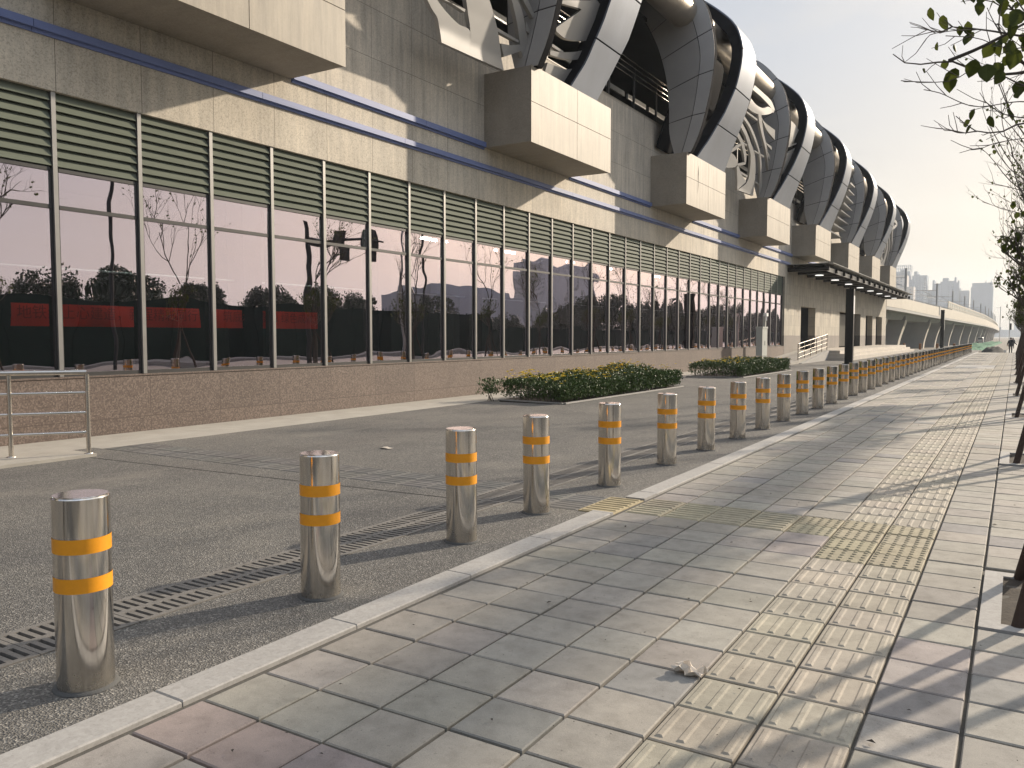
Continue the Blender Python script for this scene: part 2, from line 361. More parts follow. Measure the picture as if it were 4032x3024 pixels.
# pavement: every paver is its own little block over a sand bed
pv=MB(); TX=.3215; TY=.3135; X0=-2.374-TX; Y0=2.37-TY*9
PITS=[(-.115,4.58+6.06*i,1.05,1.14) for i in range(13)]   # x0,y0,wx,wy
PRED={(0,-2),(1,-2),(2,-2),(3,-2),(4,-2),(2,18),(3,18),(6,26)}
def pcol(i,j,yc):
    r=rnd.random()
    base=(.285,.264,.228) if yc<9 else (.305,.28,.238)
    c=jit(base,.10,.018)
    if r<.05: c=jit((.288,.258,.232),.06)
    elif r<.12: c=jit((.225,.215,.20),.06)
    return c
ACC=(-2.35,-.78,41.5,46.0)
for i in range(13):
    for j in range(257):
        x0=X0+i*TX; y0=Y0+j*TY; xc=x0+TX/2; yc=y0+TY/2
        if y0+TY>83: continue
        if any(px<xc<px+wx and py<yc<py+wy for px,py,wx,wy in PITS): continue
        if ACC[0]<xc<ACC[1] and ACC[2]<yc<ACC[3]: continue
        z=.014+rnd.uniform(-.0022,.0022); jj=j-9
        # tactile columns 5,6
        tact=i in (5,6); dots=(i in (5,6) and 10<=jj<=13) or (i==4 and 12<=jj<=13)
        br=(i<4 and 12<=jj<=13)
        if jj==-2 and i<5: c=jit((.275,.222,.20) if i<2 else (.245,.212,.202) if i<4 else (.27,.235,.22),.04)
        elif dots: c=jit((.31,.272,.185),.05)
        elif br: c=jit((.322,.287,.205),.07)
        elif tact: c=jit((.318,.285,.228),.07)
        else: c=pcol(i,j,yc)
        g_=.006+rnd.uniform(0,.0015); 
        tile(pv,x0,x0+TX,y0,y0+TY,z,c,g_,.005,rnd.uniform(-.0012,.0012))
        if dots:
            for a in range(5):
                for b in range(5):
                    cx=x0+TX*(a+.5)/5; cy=y0+TY*(b+.5)/5; n=8; r1,r2=.017,.010
                    v=[(cx+r1*math.cos(6.283*q/n),cy+r1*math.sin(6.283*q/n),z) for q in range(n)]+[(cx+r2*math.cos(6.283*q/n),cy+r2*math.sin(6.283*q/n),z+.006) for q in range(n)]
                    pv.add(v,[tuple(range(n,2*n))]+[(q,(q+1)%n,(q+1)%n+n,q+n) for q in range(n)])
        elif tact and yc<40:
            for a in range(4): frust(pv,x0+TX*(a+.5)/4,yc,.0165,TY*.40,z,.0055,.008)
        elif tact:
            frust(pv,xc,yc,.13,TY*.40,z,.004)
        elif br:
            for a in range(4): frust(pv,xc,y0+TY*(a+.5)/4,TX*.42,.020,z,.006)
pv.col=None
tag(pv.build('pavement',M['paver']),kind='structure')
b=MB(); b.box(KR,2.0,-12,83,-.15,-.004,'b'); 
tag(b.build('pavement_bed',M['joint']),kind='structure')
b=MB(); b.box(1.80,2.0,-12,83,.004,.02,'b'); b.box(2.0,2.15,-12,260,-.18,.02,'b'); tag(b.build('road_kerb',M['kerb']),kind='structure')
b=MB(); b.box(2.16,15.8,-300,700,-.25,-.14,'b'); tag(b.build('road',M['road']),kind='structure')
b=MB(); b.box(15.8,18.0,-300,500,-.25,0.0,'b'); tag(b.build('far_pavement',M['palestrip']),kind='structure')
# distant paved strip past the end of the row
b=MB(); rows=[[(-.9-.012*(yy-86)*0,yy,zfar(yy)+.012),(1.7,yy,zfar(yy)+.012)] for yy in (86,95,110,140,180,240,320)]; b.grid(rows,False)
tag(b.build('distant_path',M['palestrip']),kind='structure')
# access covers in the pavement
for (y0,y1),lb in (((41.6,43.6),'pale rectangular access cover, nearer of two set in the far pavement'),((43.75,45.85),'pale rectangular access cover, farther of two set in the far pavement')):
    c=MB(); c.box(ACC[0],ACC[1],y0,y1,0,.016); c.box(ACC[0]-.05,ACC[1]+.05,y1,y1+.06,0,.02)
    tag(c.build('access_cover',M['kerb']),lb,'cover','access covers in the pavement')
# linear drain: channel + cast grates
dr=empty('drain_channel',(DX[0],0,0)); tag(dr,'long double slotted cast drain running along the asphalt behind the bollards','drain')
c=MB(); c.box(DX[0],DX[1],-6,96,-.15,-.09,'b'); c.build('channel_bed',M['void'],dr).location=(-DX[0],0,0)
def grate_mb(L):
    m=MB(); w=DX[1]-DX[0]; z0,z1=-.03,.001; e=.035; mid=w/2
    m.box(0,e,0,L,z0,z1); m.box(w-e,w,0,L,z0,z1); m.box(mid-.022,mid+.022,0,L,z0,z1)
    for (a,b) in ((e,mid-.022),(mid+.022,w-e)):
        n=9; pitch=(L-.02)/n; off=.01
        for k in range(n+1):
            yk=off+k*pitch-.014
            y0_,y1_=max(0,yk-.0),min(L,yk+.028)
            if y1_>y0_: m.box(a,b,y0_,y1_,z0,z1-.0006)
    return m
gm=grate_mb(.496).build('grate',M['grate'],dr); gm.location=(0,-1.0,0)
for i in range(1,99):
    c=gm.copy(); COL.objects.link(c); c.parent=dr; c.location=(0,-1.0+.5*i,rnd.uniform(-.001,.001))
c=MB(); c.box(0,DX[1]-DX[0],48.5,96,-.03,.0); c.build('grate_run',M['grate'],dr)

# ------------------------------------------------------------------ bollards
BY=[1.926,3.306,4.723,5.823,7.257,8.80,10.17,11.557,12.923,14.316,15.75]
while BY[-1]<81: BY.append(BY[-1]+1.40)
b0=empty('steel_bollard',(-3.335,BY[0],0))
m=MB(); r=.1095
m.lathe([(r,-.05),(r,.7905)],n=56); m.lathe([(r,.7905),(r-.003,.796)],n=56,smooth=False); m.build('body',M['steel'],b0)
m=MB(); m.lathe([(r-.004,.790),(r-.004,.799),(r-.006,.8),(.001,.8)],n=48,smooth=False); m.build('cap',M['steel'],b0)
for z0 in (.410,.570):
    m=MB(); m.lathe([(r+.0012,z0),(r+.0012,z0+.061)],n=56)
    m.v=m.v[:112]; m.f=m.f[:56]; m.m=m.m[:56]; m.c=m.c[:56]; m.sm=m.sm[:56]
    m.build('tape_band',M['tape'],b0)
m=MB(); m.lathe([(r+.018,-.004),(r+.012,.004),(r,.006)],n=32); m.build('base_seal',M['road'],b0)
ORD=['nearest','second','third','fourth','fifth','sixth','seventh','eighth','ninth','tenth','eleventh','twelfth','thirteenth','fourteenth','fifteenth','sixteenth','seventeenth','eighteenth','nineteenth','twentieth']
SP=['nearest steel bollard, largest in the photo, at the lower left of the asphalt',
 'second steel bollard from the camera, drain grate passing just behind it',
 'third steel bollard from the camera, just before the tactile strip reaches the row',
 'fourth steel bollard from the camera, standing at the tactile strip across the asphalt',
 'fifth steel bollard from the camera, first one past the tactile strip']
for i,y in enumerate(BY):
    o=b0 if i==0 else copy_tree(b0)
    o.location=(((-3.272,-3.288,-3.318)[i] if i<3 else -3.335)+rnd.uniform(-.006,.006),y,0); 
    if i: o.rotation_euler=(R(rnd.uniform(-.35,.35)),R(rnd.uniform(-.35,.35)),rnd.uniform(0,6.28))
    if i<5: lb=SP[i]
    elif i<20: lb='steel bollard with two orange bands, %s in the row counting from the camera'%ORD[i]
    elif i==len(BY)-1: lb='last steel bollard at the far end of the row, beside the dirt'
    else: lb='small distant steel bollard in the tightly overlapping far stretch of the row'
    tag(o,lb,'bollard','steel bollards along the kerb')
# crumpled tissue and scraps
def scrap(name,c,sz,mat,lab,h=.03,seed=1,n=7):
    rr=random.Random(seed); m=MB(); rows=[]
    for i in range(n):
        rows.append([(c[0]+sz*(i/(n-1)-.5)*(1+.3*rr.random())+rr.uniform(-.1,.1)*sz,c[1]+sz*.7*(k/(n-1)-.5)+rr.uniform(-.1,.1)*sz,c[2]+h*rr.random()**1.5) for k in range(n)])
    m.sheet(rows,(0,0,.0012),False); return tag(m.build(name,mat),lab,'litter')
scrap('crumpled_tissue',(-1.14,3.30,.018),.105,M['paper'],'crumpled beige tissue lying on the pavers beside the tactile tiles',.04,3)
scrap('paper_scrap',(-6.89,8.13,.0),.14,M['paper'],'small flat white paper scrap lying on the open asphalt',.012,5,4)
d=MB()
for q in range(240):
    y=1.5+rnd.random()**1.8*25; x=rnd.uniform(-2.6,.6); s=rnd.uniform(.004,.011)*(1 if q%14 else 2.2); a=rnd.uniform(0,3.1)
    ux,uy=math.cos(a)*s,math.sin(a)*s; z=.024
    d.add([(x-ux,y-uy,z),(x+uy*.5,y-ux*.5,z+s*.4),(x+ux,y+uy,z),(x-uy*.5,y+ux*.5,z+s*.3)],[(0,1,2,3)])
tag(d.build('leaf_litter',M['soil']),'tiny dark bits of dry leaf and grit scattered over the pavers','leaf litter',kind='stuff')
# ------------------------------------------------------------------ station building
ST=empty('station_building',(XW,0,0)); tag(ST,'long cream stone railway station with a louvred glass front and curved silver roof arches','building')
class Off(MB):
    """world-coordinate builder for children of ST"""
    def build(s,name,mats,parent=None,loc=None):
        o=MB.build(s,name,mats,parent or ST,loc); o.matrix_parent_inverse=Matrix.Translation((-XW,0,0)); return o
YG=[6.49+1.2965*i for i in range(-9,33)]      # mullion lines
GX=XW-.078                                      # glass plane
GY1=47.95
p=Off(); p.box(XW-.35,XW,-6,GY1+.4,-.3,.845); p.box(XW-.35,XW+.012,-6,GY1+.4,.847,.872); p.build('plinth',M['plinth'])
p=Off(); p.box(XW-.35,XW,-6,48.345,4.80,6.099); p.build('fascia',M['fascia'])
p=Off(); p.box(XW-.35,XW-.001,-6,91.5,6.10,9.13); p.build('upper_wall',M['wall'])
p=Off(); p.box(XW-.38,XW+.01,-6,91.5,9.132,9.17); p.build('wall_coping',M['boxpanel'])
def trim(z0,z1,y0,y1,nm):
    y=y0; p=Off()
    while y<y1-.05:
        e=min(y+3.9,y1); p.box(XW+.002,XW+.085,y+.004,e-.004,z0,z1); p.box(XW+.002,XW+.03,y+.004,e-.004,z0-.05,z0); y=e
    p.build('metal_trim',M['trim'])
trim(5.56,5.665,-5.5,49.3,'a')
BOXY=[17.2+10.86*(i-1) for i in range(0,8)]; BOXY[1]=17.2;BOXY[2]=28.02;BOXY[3]=38.98;BOXY[4]=49.8; BOXY[5]=60.68; BOXY[6]=71.6; BOXY[7]=82.5
BL_=4.47
ends=[-5.5]+[v for b in BOXY for v in (b-.03,b+BL_+.03)]+[91.4]
for a,b in zip(ends[0::2],ends[1::2]):
    if b-a>.5: trim(6.085,6.205,a,b,'b')
# windows: one part per bay with frame, louvres and panes
def make_window(y0,y1):
    w=Off(); mw=.031
    w.cur=0; w.box(XW-.20,XW-.022,y0-mw,y0+mw,.875,4.797)          # mullion fin
    w.cur=1
    w.box(XW-.19,GX+.02,y0+mw,y0+mw+.03,.872,3.76); w.box(XW-.19,GX+.02,y1-mw-.03,y1-mw,.872,3.76)
    for z in (.872,3.205,3.72): w.box(XW-.19,GX+.025,y0+mw+.03,y1-mw-.03,z,z+.055)
    f=w.build('window',[M['mullion'],M['frame']])
    for za,zb in ((.927,3.205),(3.26,3.72)):
        a,b,c,d=[GX+rnd.uniform(-.0035,.0035) for _ in range(4)]; ya,yb=y0+mw+.03,y1-mw-.03
        g=MB(); g.grid([[(a+(b-a)*u+((c-a)*(1-u)+(d-b)*u)*v+.0022*math.sin(3.14*u)*math.sin(3.14*v)*(1 if zb-za>1 else .4),ya+(yb-ya)*u,za+(zb-za)*v) for u in (0,.25,.5,.75,1)] for v in (0,.2,.4,.6,.8,1)],True); g.build('pane',M['glass'],f)
    l=MB(); n=8; h=(4.80-3.79)/n
    for k in range(n):
        zb=3.785+h*k; dy=(y1-y0)/2-mw-.012; c=((XW-.095),(y0+y1)/2,zb+h*.5)
        # blade: lower edge outward, upper edge inward
        a=Vector((XW-.035,0,zb+.002)); b=Vector((XW-.098,0,zb+h*1.06)); d=(b-a)/2; nrm=Vector((d.z,0,-d.x)).normalized()*.006
        l.obox(((a.x+b.x)/2,c[1],(a.z+b.z)/2),(d.x,0,d.z),(0,dy,0),nrm)
    l.build('louvre',M['louvre'],f)
    l=MB(); l.box(XW-.20,XW-.185,y0+mw,y1-mw,3.78,4.79); l.build('louvre_backing',M['frame'],f)
    return f
for a,b in zip(YG,YG[1:]):
    make_window(a,b)
w=Off(); w.box(XW-.22,XW-.02,YG[-1]-.031,YG[-1]+.031,.875,4.797); w.box(XW-.24,XW-.10,YG[-1]+.034,GY1+.36,.875,4.797); w.build('end_mullion',M['frame'])
# interior behind the glass
p=Off(); p.box(XW-8.0,XW-.36,-5.9,47.9,.60,.70); p.build('interior_floor',M['inside'])
p=Off(); p.box(XW-8.2,XW-8.0,-5.9,47.9,.6,4.9); p.build('interior_wall',M['inside'])
p=Off(); p.box(XW-8.0,XW-.36,-5.9,47.9,4.85,4.95); p.build('interior_ceiling',M['inside'])
p=Off(); p.box(XW-8.0,XW-.36,-6.1,-5.9,.6,4.9); p.box(XW-8.0,XW-.36,47.9,48.1,.6,4.9); p.build('interior_end_wall',M['inside'])
for y in (4.5,11.9,16.2,20.5,26,31.5,37,42.5):
    p=Off(); p.box(XW-3.1,XW-2.6,y,y+.5,.7,4.85); p.build('interior_column',M['void'])
p=Off(); p.tube([(XW-2.9,3,2.62),(XW-2.9,47,2.62)],.022,6); p.build('interior_cable_tray',M['insidelight'])
for y,z,x in ((7.6,4.45,-12.9),(9.9,4.45,-12.9),(12.2,4.45,-12.9),(14.4,4.45,-12.9),(5.2,4.4,-16.5),(20,4.3,-15),(24,4.3,-15),(28.5,4.3,-15),(33,4.3,-15),(38,4.3,-15)):
    p=Off(); p.box(x-.06,x+.06,y-.6,y+.6,z,z+.05); p.build('ceiling_light',M['tubelamp'])
# corbel boxes
for i,y in enumerate(BOXY):
    y1=y+BL_; c=Off(); X1=-10.0
    c.box(XW-.001,X1-.02,y,y1,6.09,7.87)
    o=c.build('stone_corbel',M['boxside']); 
    q=MB(); ym=y+BL_*.535; zm=7.03; e=.007
    for (a,b) in ((y-.012,ym-e),(ym+e,y1+.012)):
        for (z0,z1) in ((6.075,zm-e),(zm+e,7.885)): q.box(X1-.019,X1,a,b,z0,z1)
    q.build('front_panel',M['boxpanel'],o)
    if i==2:
        q=MB(); X=X1+.002
        q.add([(X,y+1.16,6.55),(X,y+1.20,6.9),(X,y+1.17,7.35),(X,y+1.22,7.62),(X,y+1.25,7.3),(X,y+1.24,6.9)],[(0,5,4,3,2,1)]); q.build('stain_streak',M['soil'],o)
# roof arches -------------------------------------------------------
TOP=[(-10.3,14.05),(-11.2,14.62),(-12.4,15.1),(-14.5,15.6),(-17.5,15.9)]
BST=[(-10.05,7.84),(-9.86,8.4),(-9.60,9.1),(-9.37,9.7),(-9.03,10.75),(-8.86,11.75),(-8.95,12.4),(-9.3,13.1)]+TOP
BZ=[7.84,8.6,9.6,10.6,11.5,12.3,13.1,14.0,16]
def bl_off(z,wide): return interp(z,BZ,[1.1,1.75,2.3,2.6,2.65,2.7,2.8,3.15,3.3]) if wide else interp(z,BZ,[2.05,2.5,2.7,2.8,2.85,2.85,2.9,3.2,3.3])
def br_off(z,wide): return interp(z,BZ,[4.40,4.42,4.45,4.45,4.45,4.45,4.45,4.45,4.45]) if wide else interp(z,BZ,[3.6,3.95,4.3,4.4,4.45,4.45,4.45,4.45,4.45])
def normals(P):
    out=[]
    for i in range(len(P)):
        a=P[max(i-1,0)];b=P[min(i+1,len(P)-1)]; t=Vector((b[0]-a[0],0,b[1]-a[1])).normalized(); out.append(Vector((-t.z,0,t.x)))  # points inward (-X)
    return out
def profx(z): return interp(z,[p[1] for p in BST],[p[0] for p in BST])
AO=[(-9.90,7.86),(-9.62,8.45),(-9.37,9.3),(-9.17,10.3),(-9.09,11.2),(-9.20,12.05),(-9.5,12.95)]+[(x-.02,z-.08) for x,z in TOP]
AS=[(-10.21,7.86),(-9.98,8.6),(-9.78,9.43),(-9.62,10.55),(-9.60,11.27),(-9.82,12.2),(-10.15,12.95),(-10.8,13.75),(-11.6,14.2),(-12.6,14.6),(-14.6,15.0),(-17.5,15.3)]
AI=[(-10.5,7.86),(-10.68,8.6),(-10.70,9.4),(-10.80,10.4),(-11.05,11.38),(-11.33,12.06),(-11.7,12.7),(-12.3,13.2),(-13.2,13.6),(-14.0,13.9),(-15.5,14.2),(-17.5,14.4)]
NP=61; NPAN=10
for i,y in enumerate(BOXY):
    wide=(i!=1)
    # band: outer flange of the arch
    P=catmull(BST,NP); Nn=normals(P)
    rowsL=[Vector((p[0],y+bl_off(p[1],wide),p[1])) for p in P]; rowsR=[Vector((p[0],y+br_off(p[1],wide),p[1])) for p in P]
    m=Off(); per=(NP-1)//NPAN
    for k in range(NPAN):
        idx=list(range(k*per,(k+1)*per+1)); rows=[];off=[]
        for j in idx:
            a,b=rowsL[j],rowsR[j]
            rows.append([a.lerp(b,t) for t in (0,.5,1)]); off.append([Nn[j]*.05]*3)
        # pull the panel ends apart to leave a seam
        for c_ in range(3):
            rows[0][c_]=rows[0][c_].lerp(rows[1][c_],.09); rows[-1][c_]=rows[-1][c_].lerp(rows[-2][c_],.09)
        m.cur=0; m.sheet(rows,off)
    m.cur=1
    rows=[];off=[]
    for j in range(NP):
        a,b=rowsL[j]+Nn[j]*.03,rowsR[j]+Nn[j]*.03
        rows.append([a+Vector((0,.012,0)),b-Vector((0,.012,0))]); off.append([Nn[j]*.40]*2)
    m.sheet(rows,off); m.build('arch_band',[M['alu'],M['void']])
    # web: wide dark side facing along the street, in two panel columns
    o=catmull(AO,NP); s_=catmull(AS,NP); n_=catmull(AI,NP); m=Off()
    O=[Vector((q[0],y+.10,q[1])) for q in o]; S=[Vector((q[0],y+.03,q[1])) for q in s_]; I=[Vector((q[0],y+.03,q[1])) for q in n_]
    for (A,B) in ((O,S),(S,I)):
        for k in range(NPAN):
            rows=[]
            for j in range(k*per,(k+1)*per+1): rows.append([A[j].lerp(B[j],t) for t in (.0,.5,1)])
            for r_ in rows:
                d=(r_[2]-r_[0]).normalized()*.012; r_[0]=r_[0]+d; r_[2]=r_[2]-d
            for c_ in range(3):
                rows[0][c_]=rows[0][c_].lerp(rows[1][c_],.07); rows[-1][c_]=rows[-1][c_].lerp(rows[-2][c_],.07)
            m.cur=0; m.sheet(rows,(0,.03,0))
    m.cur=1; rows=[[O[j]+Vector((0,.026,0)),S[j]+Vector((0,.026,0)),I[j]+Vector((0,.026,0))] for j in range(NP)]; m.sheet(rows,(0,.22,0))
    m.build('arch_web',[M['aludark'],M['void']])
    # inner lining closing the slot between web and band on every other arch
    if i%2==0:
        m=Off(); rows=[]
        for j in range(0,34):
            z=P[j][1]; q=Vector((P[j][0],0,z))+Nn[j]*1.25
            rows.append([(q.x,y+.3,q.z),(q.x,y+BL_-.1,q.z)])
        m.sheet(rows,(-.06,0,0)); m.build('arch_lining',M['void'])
# tube running through every arch
m=Off(); tp=[]; 
m.tube([(-10.25,-6,12.72),(-10.25,87.4,12.72)],.52,40); yy=-4
while yy<87:
    m.tube([(-10.25,yy,12.72),(-10.25,yy+.03,12.72)],.523,40,False); yy+=2.2
m.build('roof_tube',M['tube'])
# roof shell over the platforms
SH=[(-10.75,13.05),(-10.95,13.55),(-11.5,14.0),(-12.6,14.5),(-14.6,14.9),(-17.6,15.1),(-26,14.4),(-31,12)]
m=Off(); rows=[[(x,-6,z),(x,30,z),(x,60,z),(x,88,z)] for x,z in catmull(SH,26)]; m.sheet(rows,(0,0,-.18)); m.build('roof_shell',M['roofskin'])
m=Off(); m.box(-20,-11.55,-6,88,12.62,12.75); m.build('platform_ceiling',M['inside'])
m=Off(); m.box(-26,XW-.4,-6,90,8.7,8.85); m.build('platform_floor',M['inside'])
m=Off(); y=-6
while y<88:
    m.box(-20.2,-20,y,y+3.6,8.85,12.7); m.box(-20.2,-20,y+3.6,y+5.0,8.85,9.9); m.box(-20.2,-20,y+3.6,y+5.0,11.9,12.7); y+=5.0
m.build('platform_back_wall',M['void'])
# platform railing above the wall: posts, rails and light strip
y=-4.0; 
while y<86:
    m=Off(); m.box(-11.52,-11.47,y-.03,y+.03,9.17,10.35); m.box(-11.50,-11.49,y+.10,y+.14,9.5,10.7); m.build('railing_post',M['frame']); y+=2.05
m=Off()
for z in (10.3,10.48,10.66,10.84): m.tube([(-11.5,-5,z),(-11.5,86,z)],.018,6)
m.build('platform_rail',M['rail'])
m=Off()
for y in range(-4,86,2): m.box(-12.3,-12.24,y,y+1.7,10.02,10.2)
m.build('light_strip',M['canopyglass'])
# lattice leaves between the arches, lying on the curve of the roof
LEAF={
'a':[[(13.13,8.3,13.39,8.39),(13.46,8.16,13.75,8.25),(13.67,8.05,14.11,8.14),(13.9,7.95,14.58,8.05),(14.05,7.76,15.04,8.03),(14.16,7.56,15.21,7.59)],[(14.42,8.73,15.07,8.94),(14.64,8.53,15.4,8.77),(14.82,8.32,15.68,8.58),(15.04,8.04,16.06,8.26),(15.21,7.59,16.58,7.64)],[(15.87,9.2,16.03,9.25),(16.18,9.02,16.4,9.09),(16.45,8.82,16.73,8.92),(16.74,8.57,17.05,8.64),(17.1,8.2,17.32,8.42),(17.41,7.98,17.45,8.01)],[(16.31,9.25,16.54,9.32),(16.58,9.15,16.78,9.21),(16.91,9.04,17.02,9.11),(17.2,8.94,17.26,9.01)],[(16.24,8.13,16.48,7.91),(16.62,8.2,16.78,8.05),(16.99,8.32,17.09,8.21)],[(16.94,8.81,17.05,8.64),(17.15,8.72,17.22,8.62),(17.37,8.62,17.35,8.61)],[(13.93,8.31,14.03,8.34),(14.7,8.37,14.7,8.31)],[(15.96,8.37,16.0,8.31),(16.88,8.38,16.9,8.33)]],
'b':[[(18.25,9.04,18.34,8.98),(18.51,9.24,18.89,8.97),(18.97,9.58,19.63,9.14),(19.29,9.85,20.29,9.4),(19.66,10.16,20.44,10.02)],[(18.31,8.55,18.36,8.46),(18.84,8.65,19.01,8.54),(19.58,8.87,19.58,8.67),(20.22,9.15,20.11,8.86)],[(18.35,8.28,18.34,8.07),(18.89,8.32,18.8,8.03),(19.35,8.38,19.3,8.04),(19.97,8.59,19.74,8.06)],[(18.14,9.63,18.2,9.57),(18.79,9.83,19.11,9.73),(19.57,10.07,19.14,9.72)],[(18.31,8.7,18.34,8.64),(18.91,8.69,18.89,8.64)]],
'c':[[(33.59,11.45,33.45,11.25),(34.77,11.47,34.73,11.27),(36.17,11.46,36.15,11.23),(36.93,11.28,36.86,11.11)],[(33.42,10.91,33.35,10.53),(34.27,10.85,34.14,10.54),(35.26,10.95,35.21,10.67),(35.98,11.17,36.18,10.91),(36.91,11.2,36.66,11.09)],[(33.32,10.2,33.25,10.11),(34.53,10.03,34.32,9.96),(35.74,9.73,35.54,9.67),(36.93,9.35,36.72,9.32),(37.88,8.84,37.61,8.8),(38.63,8.32,38.28,8.27),(38.75,7.96,38.62,7.95)],[(33.3,9.94,33.19,9.8),(34.07,9.79,34.03,9.64),(35.13,9.52,34.91,9.39),(36.16,9.22,35.68,9.09),(37.01,8.7,36.29,8.53),(37.46,8.25,36.38,8.14),(37.84,7.8,35.52,7.7)],[(34.43,8.48,34.66,8.54),(35.07,8.04,35.32,8.33),(35.44,7.69,36.27,8.16)],[(33.09,9.46,33.24,9.58),(34.01,9.27,34.27,9.36),(34.73,9.02,35.05,9.07),(35.23,8.76,35.35,8.83)],[(32.97,8.79,33.11,8.82),(32.79,8.51,33.8,8.78),(32.69,8.3,34.42,8.6),(33.37,8.26,34.23,8.42)],[(33.11,8.89,33.26,8.83),(33.5,9.15,33.73,9.05),(34.0,9.33,34.03,9.25)],[(34.38,8.59,34.51,8.52),(35.31,8.82,35.4,8.73)],[(34.81,10.61,35.21,10.67),(35.58,10.24,35.98,10.28),(36.68,9.86,36.95,9.91),(37.69,9.49,37.79,9.56),(38.72,9.03,38.72,9.06)],[(35.18,10.62,35.35,10.58),(36.0,10.53,36.54,10.34),(37.63,10.56,38.08,10.23)],[(36.92,9.91,37.19,9.86),(37.96,9.92,38.12,9.8)],[(37.34,9.68,37.76,9.5),(38.17,9.57,38.46,9.41)],[(33.33,10.41,33.38,10.36),(34.89,10.44,34.94,10.38)],[(34.16,9.4,34.25,9.35),(34.7,9.39,34.76,9.35)],[(35.82,9.39,35.91,9.34),(37.36,9.43,37.45,9.37)],[(35.04,8.41,35.17,8.34),(36.16,8.41,36.19,8.33)],[(37.49,8.37,37.56,8.31),(38.12,8.36,38.19,8.3)]],
'd':[[(39.53,11.43,40.1,10.51),(40.52,11.43,40.61,10.5),(41.49,11.35,40.92,10.67)],[(40.35,10.01,40.71,9.19),(41.04,10.3,41.26,9.28),(41.65,10.55,41.58,9.44)],[(40.79,8.7,40.75,8.46),(41.32,9.06,41.19,8.67)],[(40.22,10.43,40.18,10.28),(41.6,10.77,41.49,10.67)]],
'e':[[(56.32,11.21,56.29,11.1),(58.09,11.17,58.03,11.12)],[(56.15,10.76,56.21,10.67),(58.44,10.71,58.44,10.67)],[(56.09,10.37,56.17,10.27),(58.93,10.27,58.92,10.23)],[(56.09,9.95,56.15,9.85),(59.36,9.85,59.36,9.81)],[(56.03,9.5,56.16,9.42),(59.68,9.46,59.7,9.42)],[(55.91,9.07,56.04,8.98),(60.17,9.03,60.17,8.99)],[(55.62,8.62,55.68,8.52),(60.18,8.59,60.16,8.55)],[(55.24,8.16,55.29,8.06),(59.74,8.1,59.74,8.06)]]}
def leaf_part(rib,name,dy=0,flat=False):
    n=max(7,len(rib)*5); 
    A=catmull([(a,b) for a,b,_,_ in rib],n) if len(rib)>2 else [(rib[0][0]+(rib[1][0]-rib[0][0])*t/(n-1),rib[0][1]+(rib[1][1]-rib[0][1])*t/(n-1)) for t in range(n)]
    B=catmull([(c,d) for _,_,c,d in rib],n) if len(rib)>2 else [(rib[0][2]+(rib[1][2]-rib[0][2])*t/(n-1),rib[0][3]+(rib[1][3]-rib[0][3])*t/(n-1)) for t in range(n)]
    rows=[]
    for (ya,za),(yb,zb) in zip(A,B):
        r_=[]
        for t in (0,.25,.5,.75,1):
            z=za+(zb-za)*t; r_.append(Vector((profx(z)-.3-(0 if z>7.84 else (7.84-z)*.2),ya+(yb-ya)*t+dy,z)))
        rows.append(r_)
    m=Off(); m.sheet(rows,(-.10 if name!='sun_fin' else -.9,0,0)); return m.build(name,M['leafalu'])
for k in 'abcd':
    for rib in LEAF[k]: leaf_part(rib,'lattice_leaf')
for rib in LEAF['e']: leaf_part(rib,'sun_fin')
for rib in LEAF['a']: leaf_part([(a,b+.05,c,d+.05) for a,b,c,d in rib],'lattice_leaf',-10.86)
for rib in LEAF['c'][:10]: leaf_part(rib,'lattice_leaf',43.4)
# taller ones up in the shade of the first bay, out of frame but casting the streaks on the wall
for q in range(5):
    y0=11.3+q*1.05
    leaf_part([(y0,9.2,y0+.5,9.3),(y0+.3,10.2,y0+.9,10.3),(y0+.2,11.3,y0+.75,11.4),(y0-.2,12.2,y0+.1,12.3)],'lattice_leaf')
# far wing: pale wall with doorways, raised platform, steps, ramp
OPEN=[(52.6,56.9,.6,3.27),(65.65,75.4,.58,3.29),(78.3,82.3,.58,3.28),(84.5,88.6,.58,3.29)]
def pier_segments(y0,y1):
    ys=[y0]+[v for o in OPEN for v in o[:2]]+[y1]; return list(zip(ys[0::2],ys[1::2]))
m=Off()
for a,b in pier_segments(48.35,91.5):
    m.box(XW-.45,XW,a,b,1.463,3.27); d=Off(); d.box(XW-.45,XW+.006,a,b,-.2,1.46); d.build('stone_dado',M['dado'])
m.box(XW-.45,XW,48.35,91.5,3.272,6.098,''); m.build('entrance_wall',M['wall2'])
for (a,b,z0,z1) in OPEN:
    m=Off(); m.box(XW-3.0,XW-2.9,a-.3,b+.3,.4,3.6); m.box(XW-2.9,XW-.46,b+.002,b+.1,.4,3.6); m.box(XW-2.9,XW-.46,a-.1,a-.002,.4,3.6); m.box(XW-2.9,XW-.46,a-.1,b+.1,3.3,3.4); m.build('doorway_recess',M['inside'])
m=Off()
z=.6
while z<3.25: m.box(XW-.40,XW-.36,52.62,54.2,z,z+.125); m.box(XW-.415,XW-.4,52.62,54.2,z,z+.14); z+=.14
m.build('roller_shutter',M['shutter'])
m=Off(); m.box(XW-.8,XW-.7,65.7,75.35,.6,3.2); m.build('entrance_door',simple('brown_door',(.05,.045,.03),.4,.2))
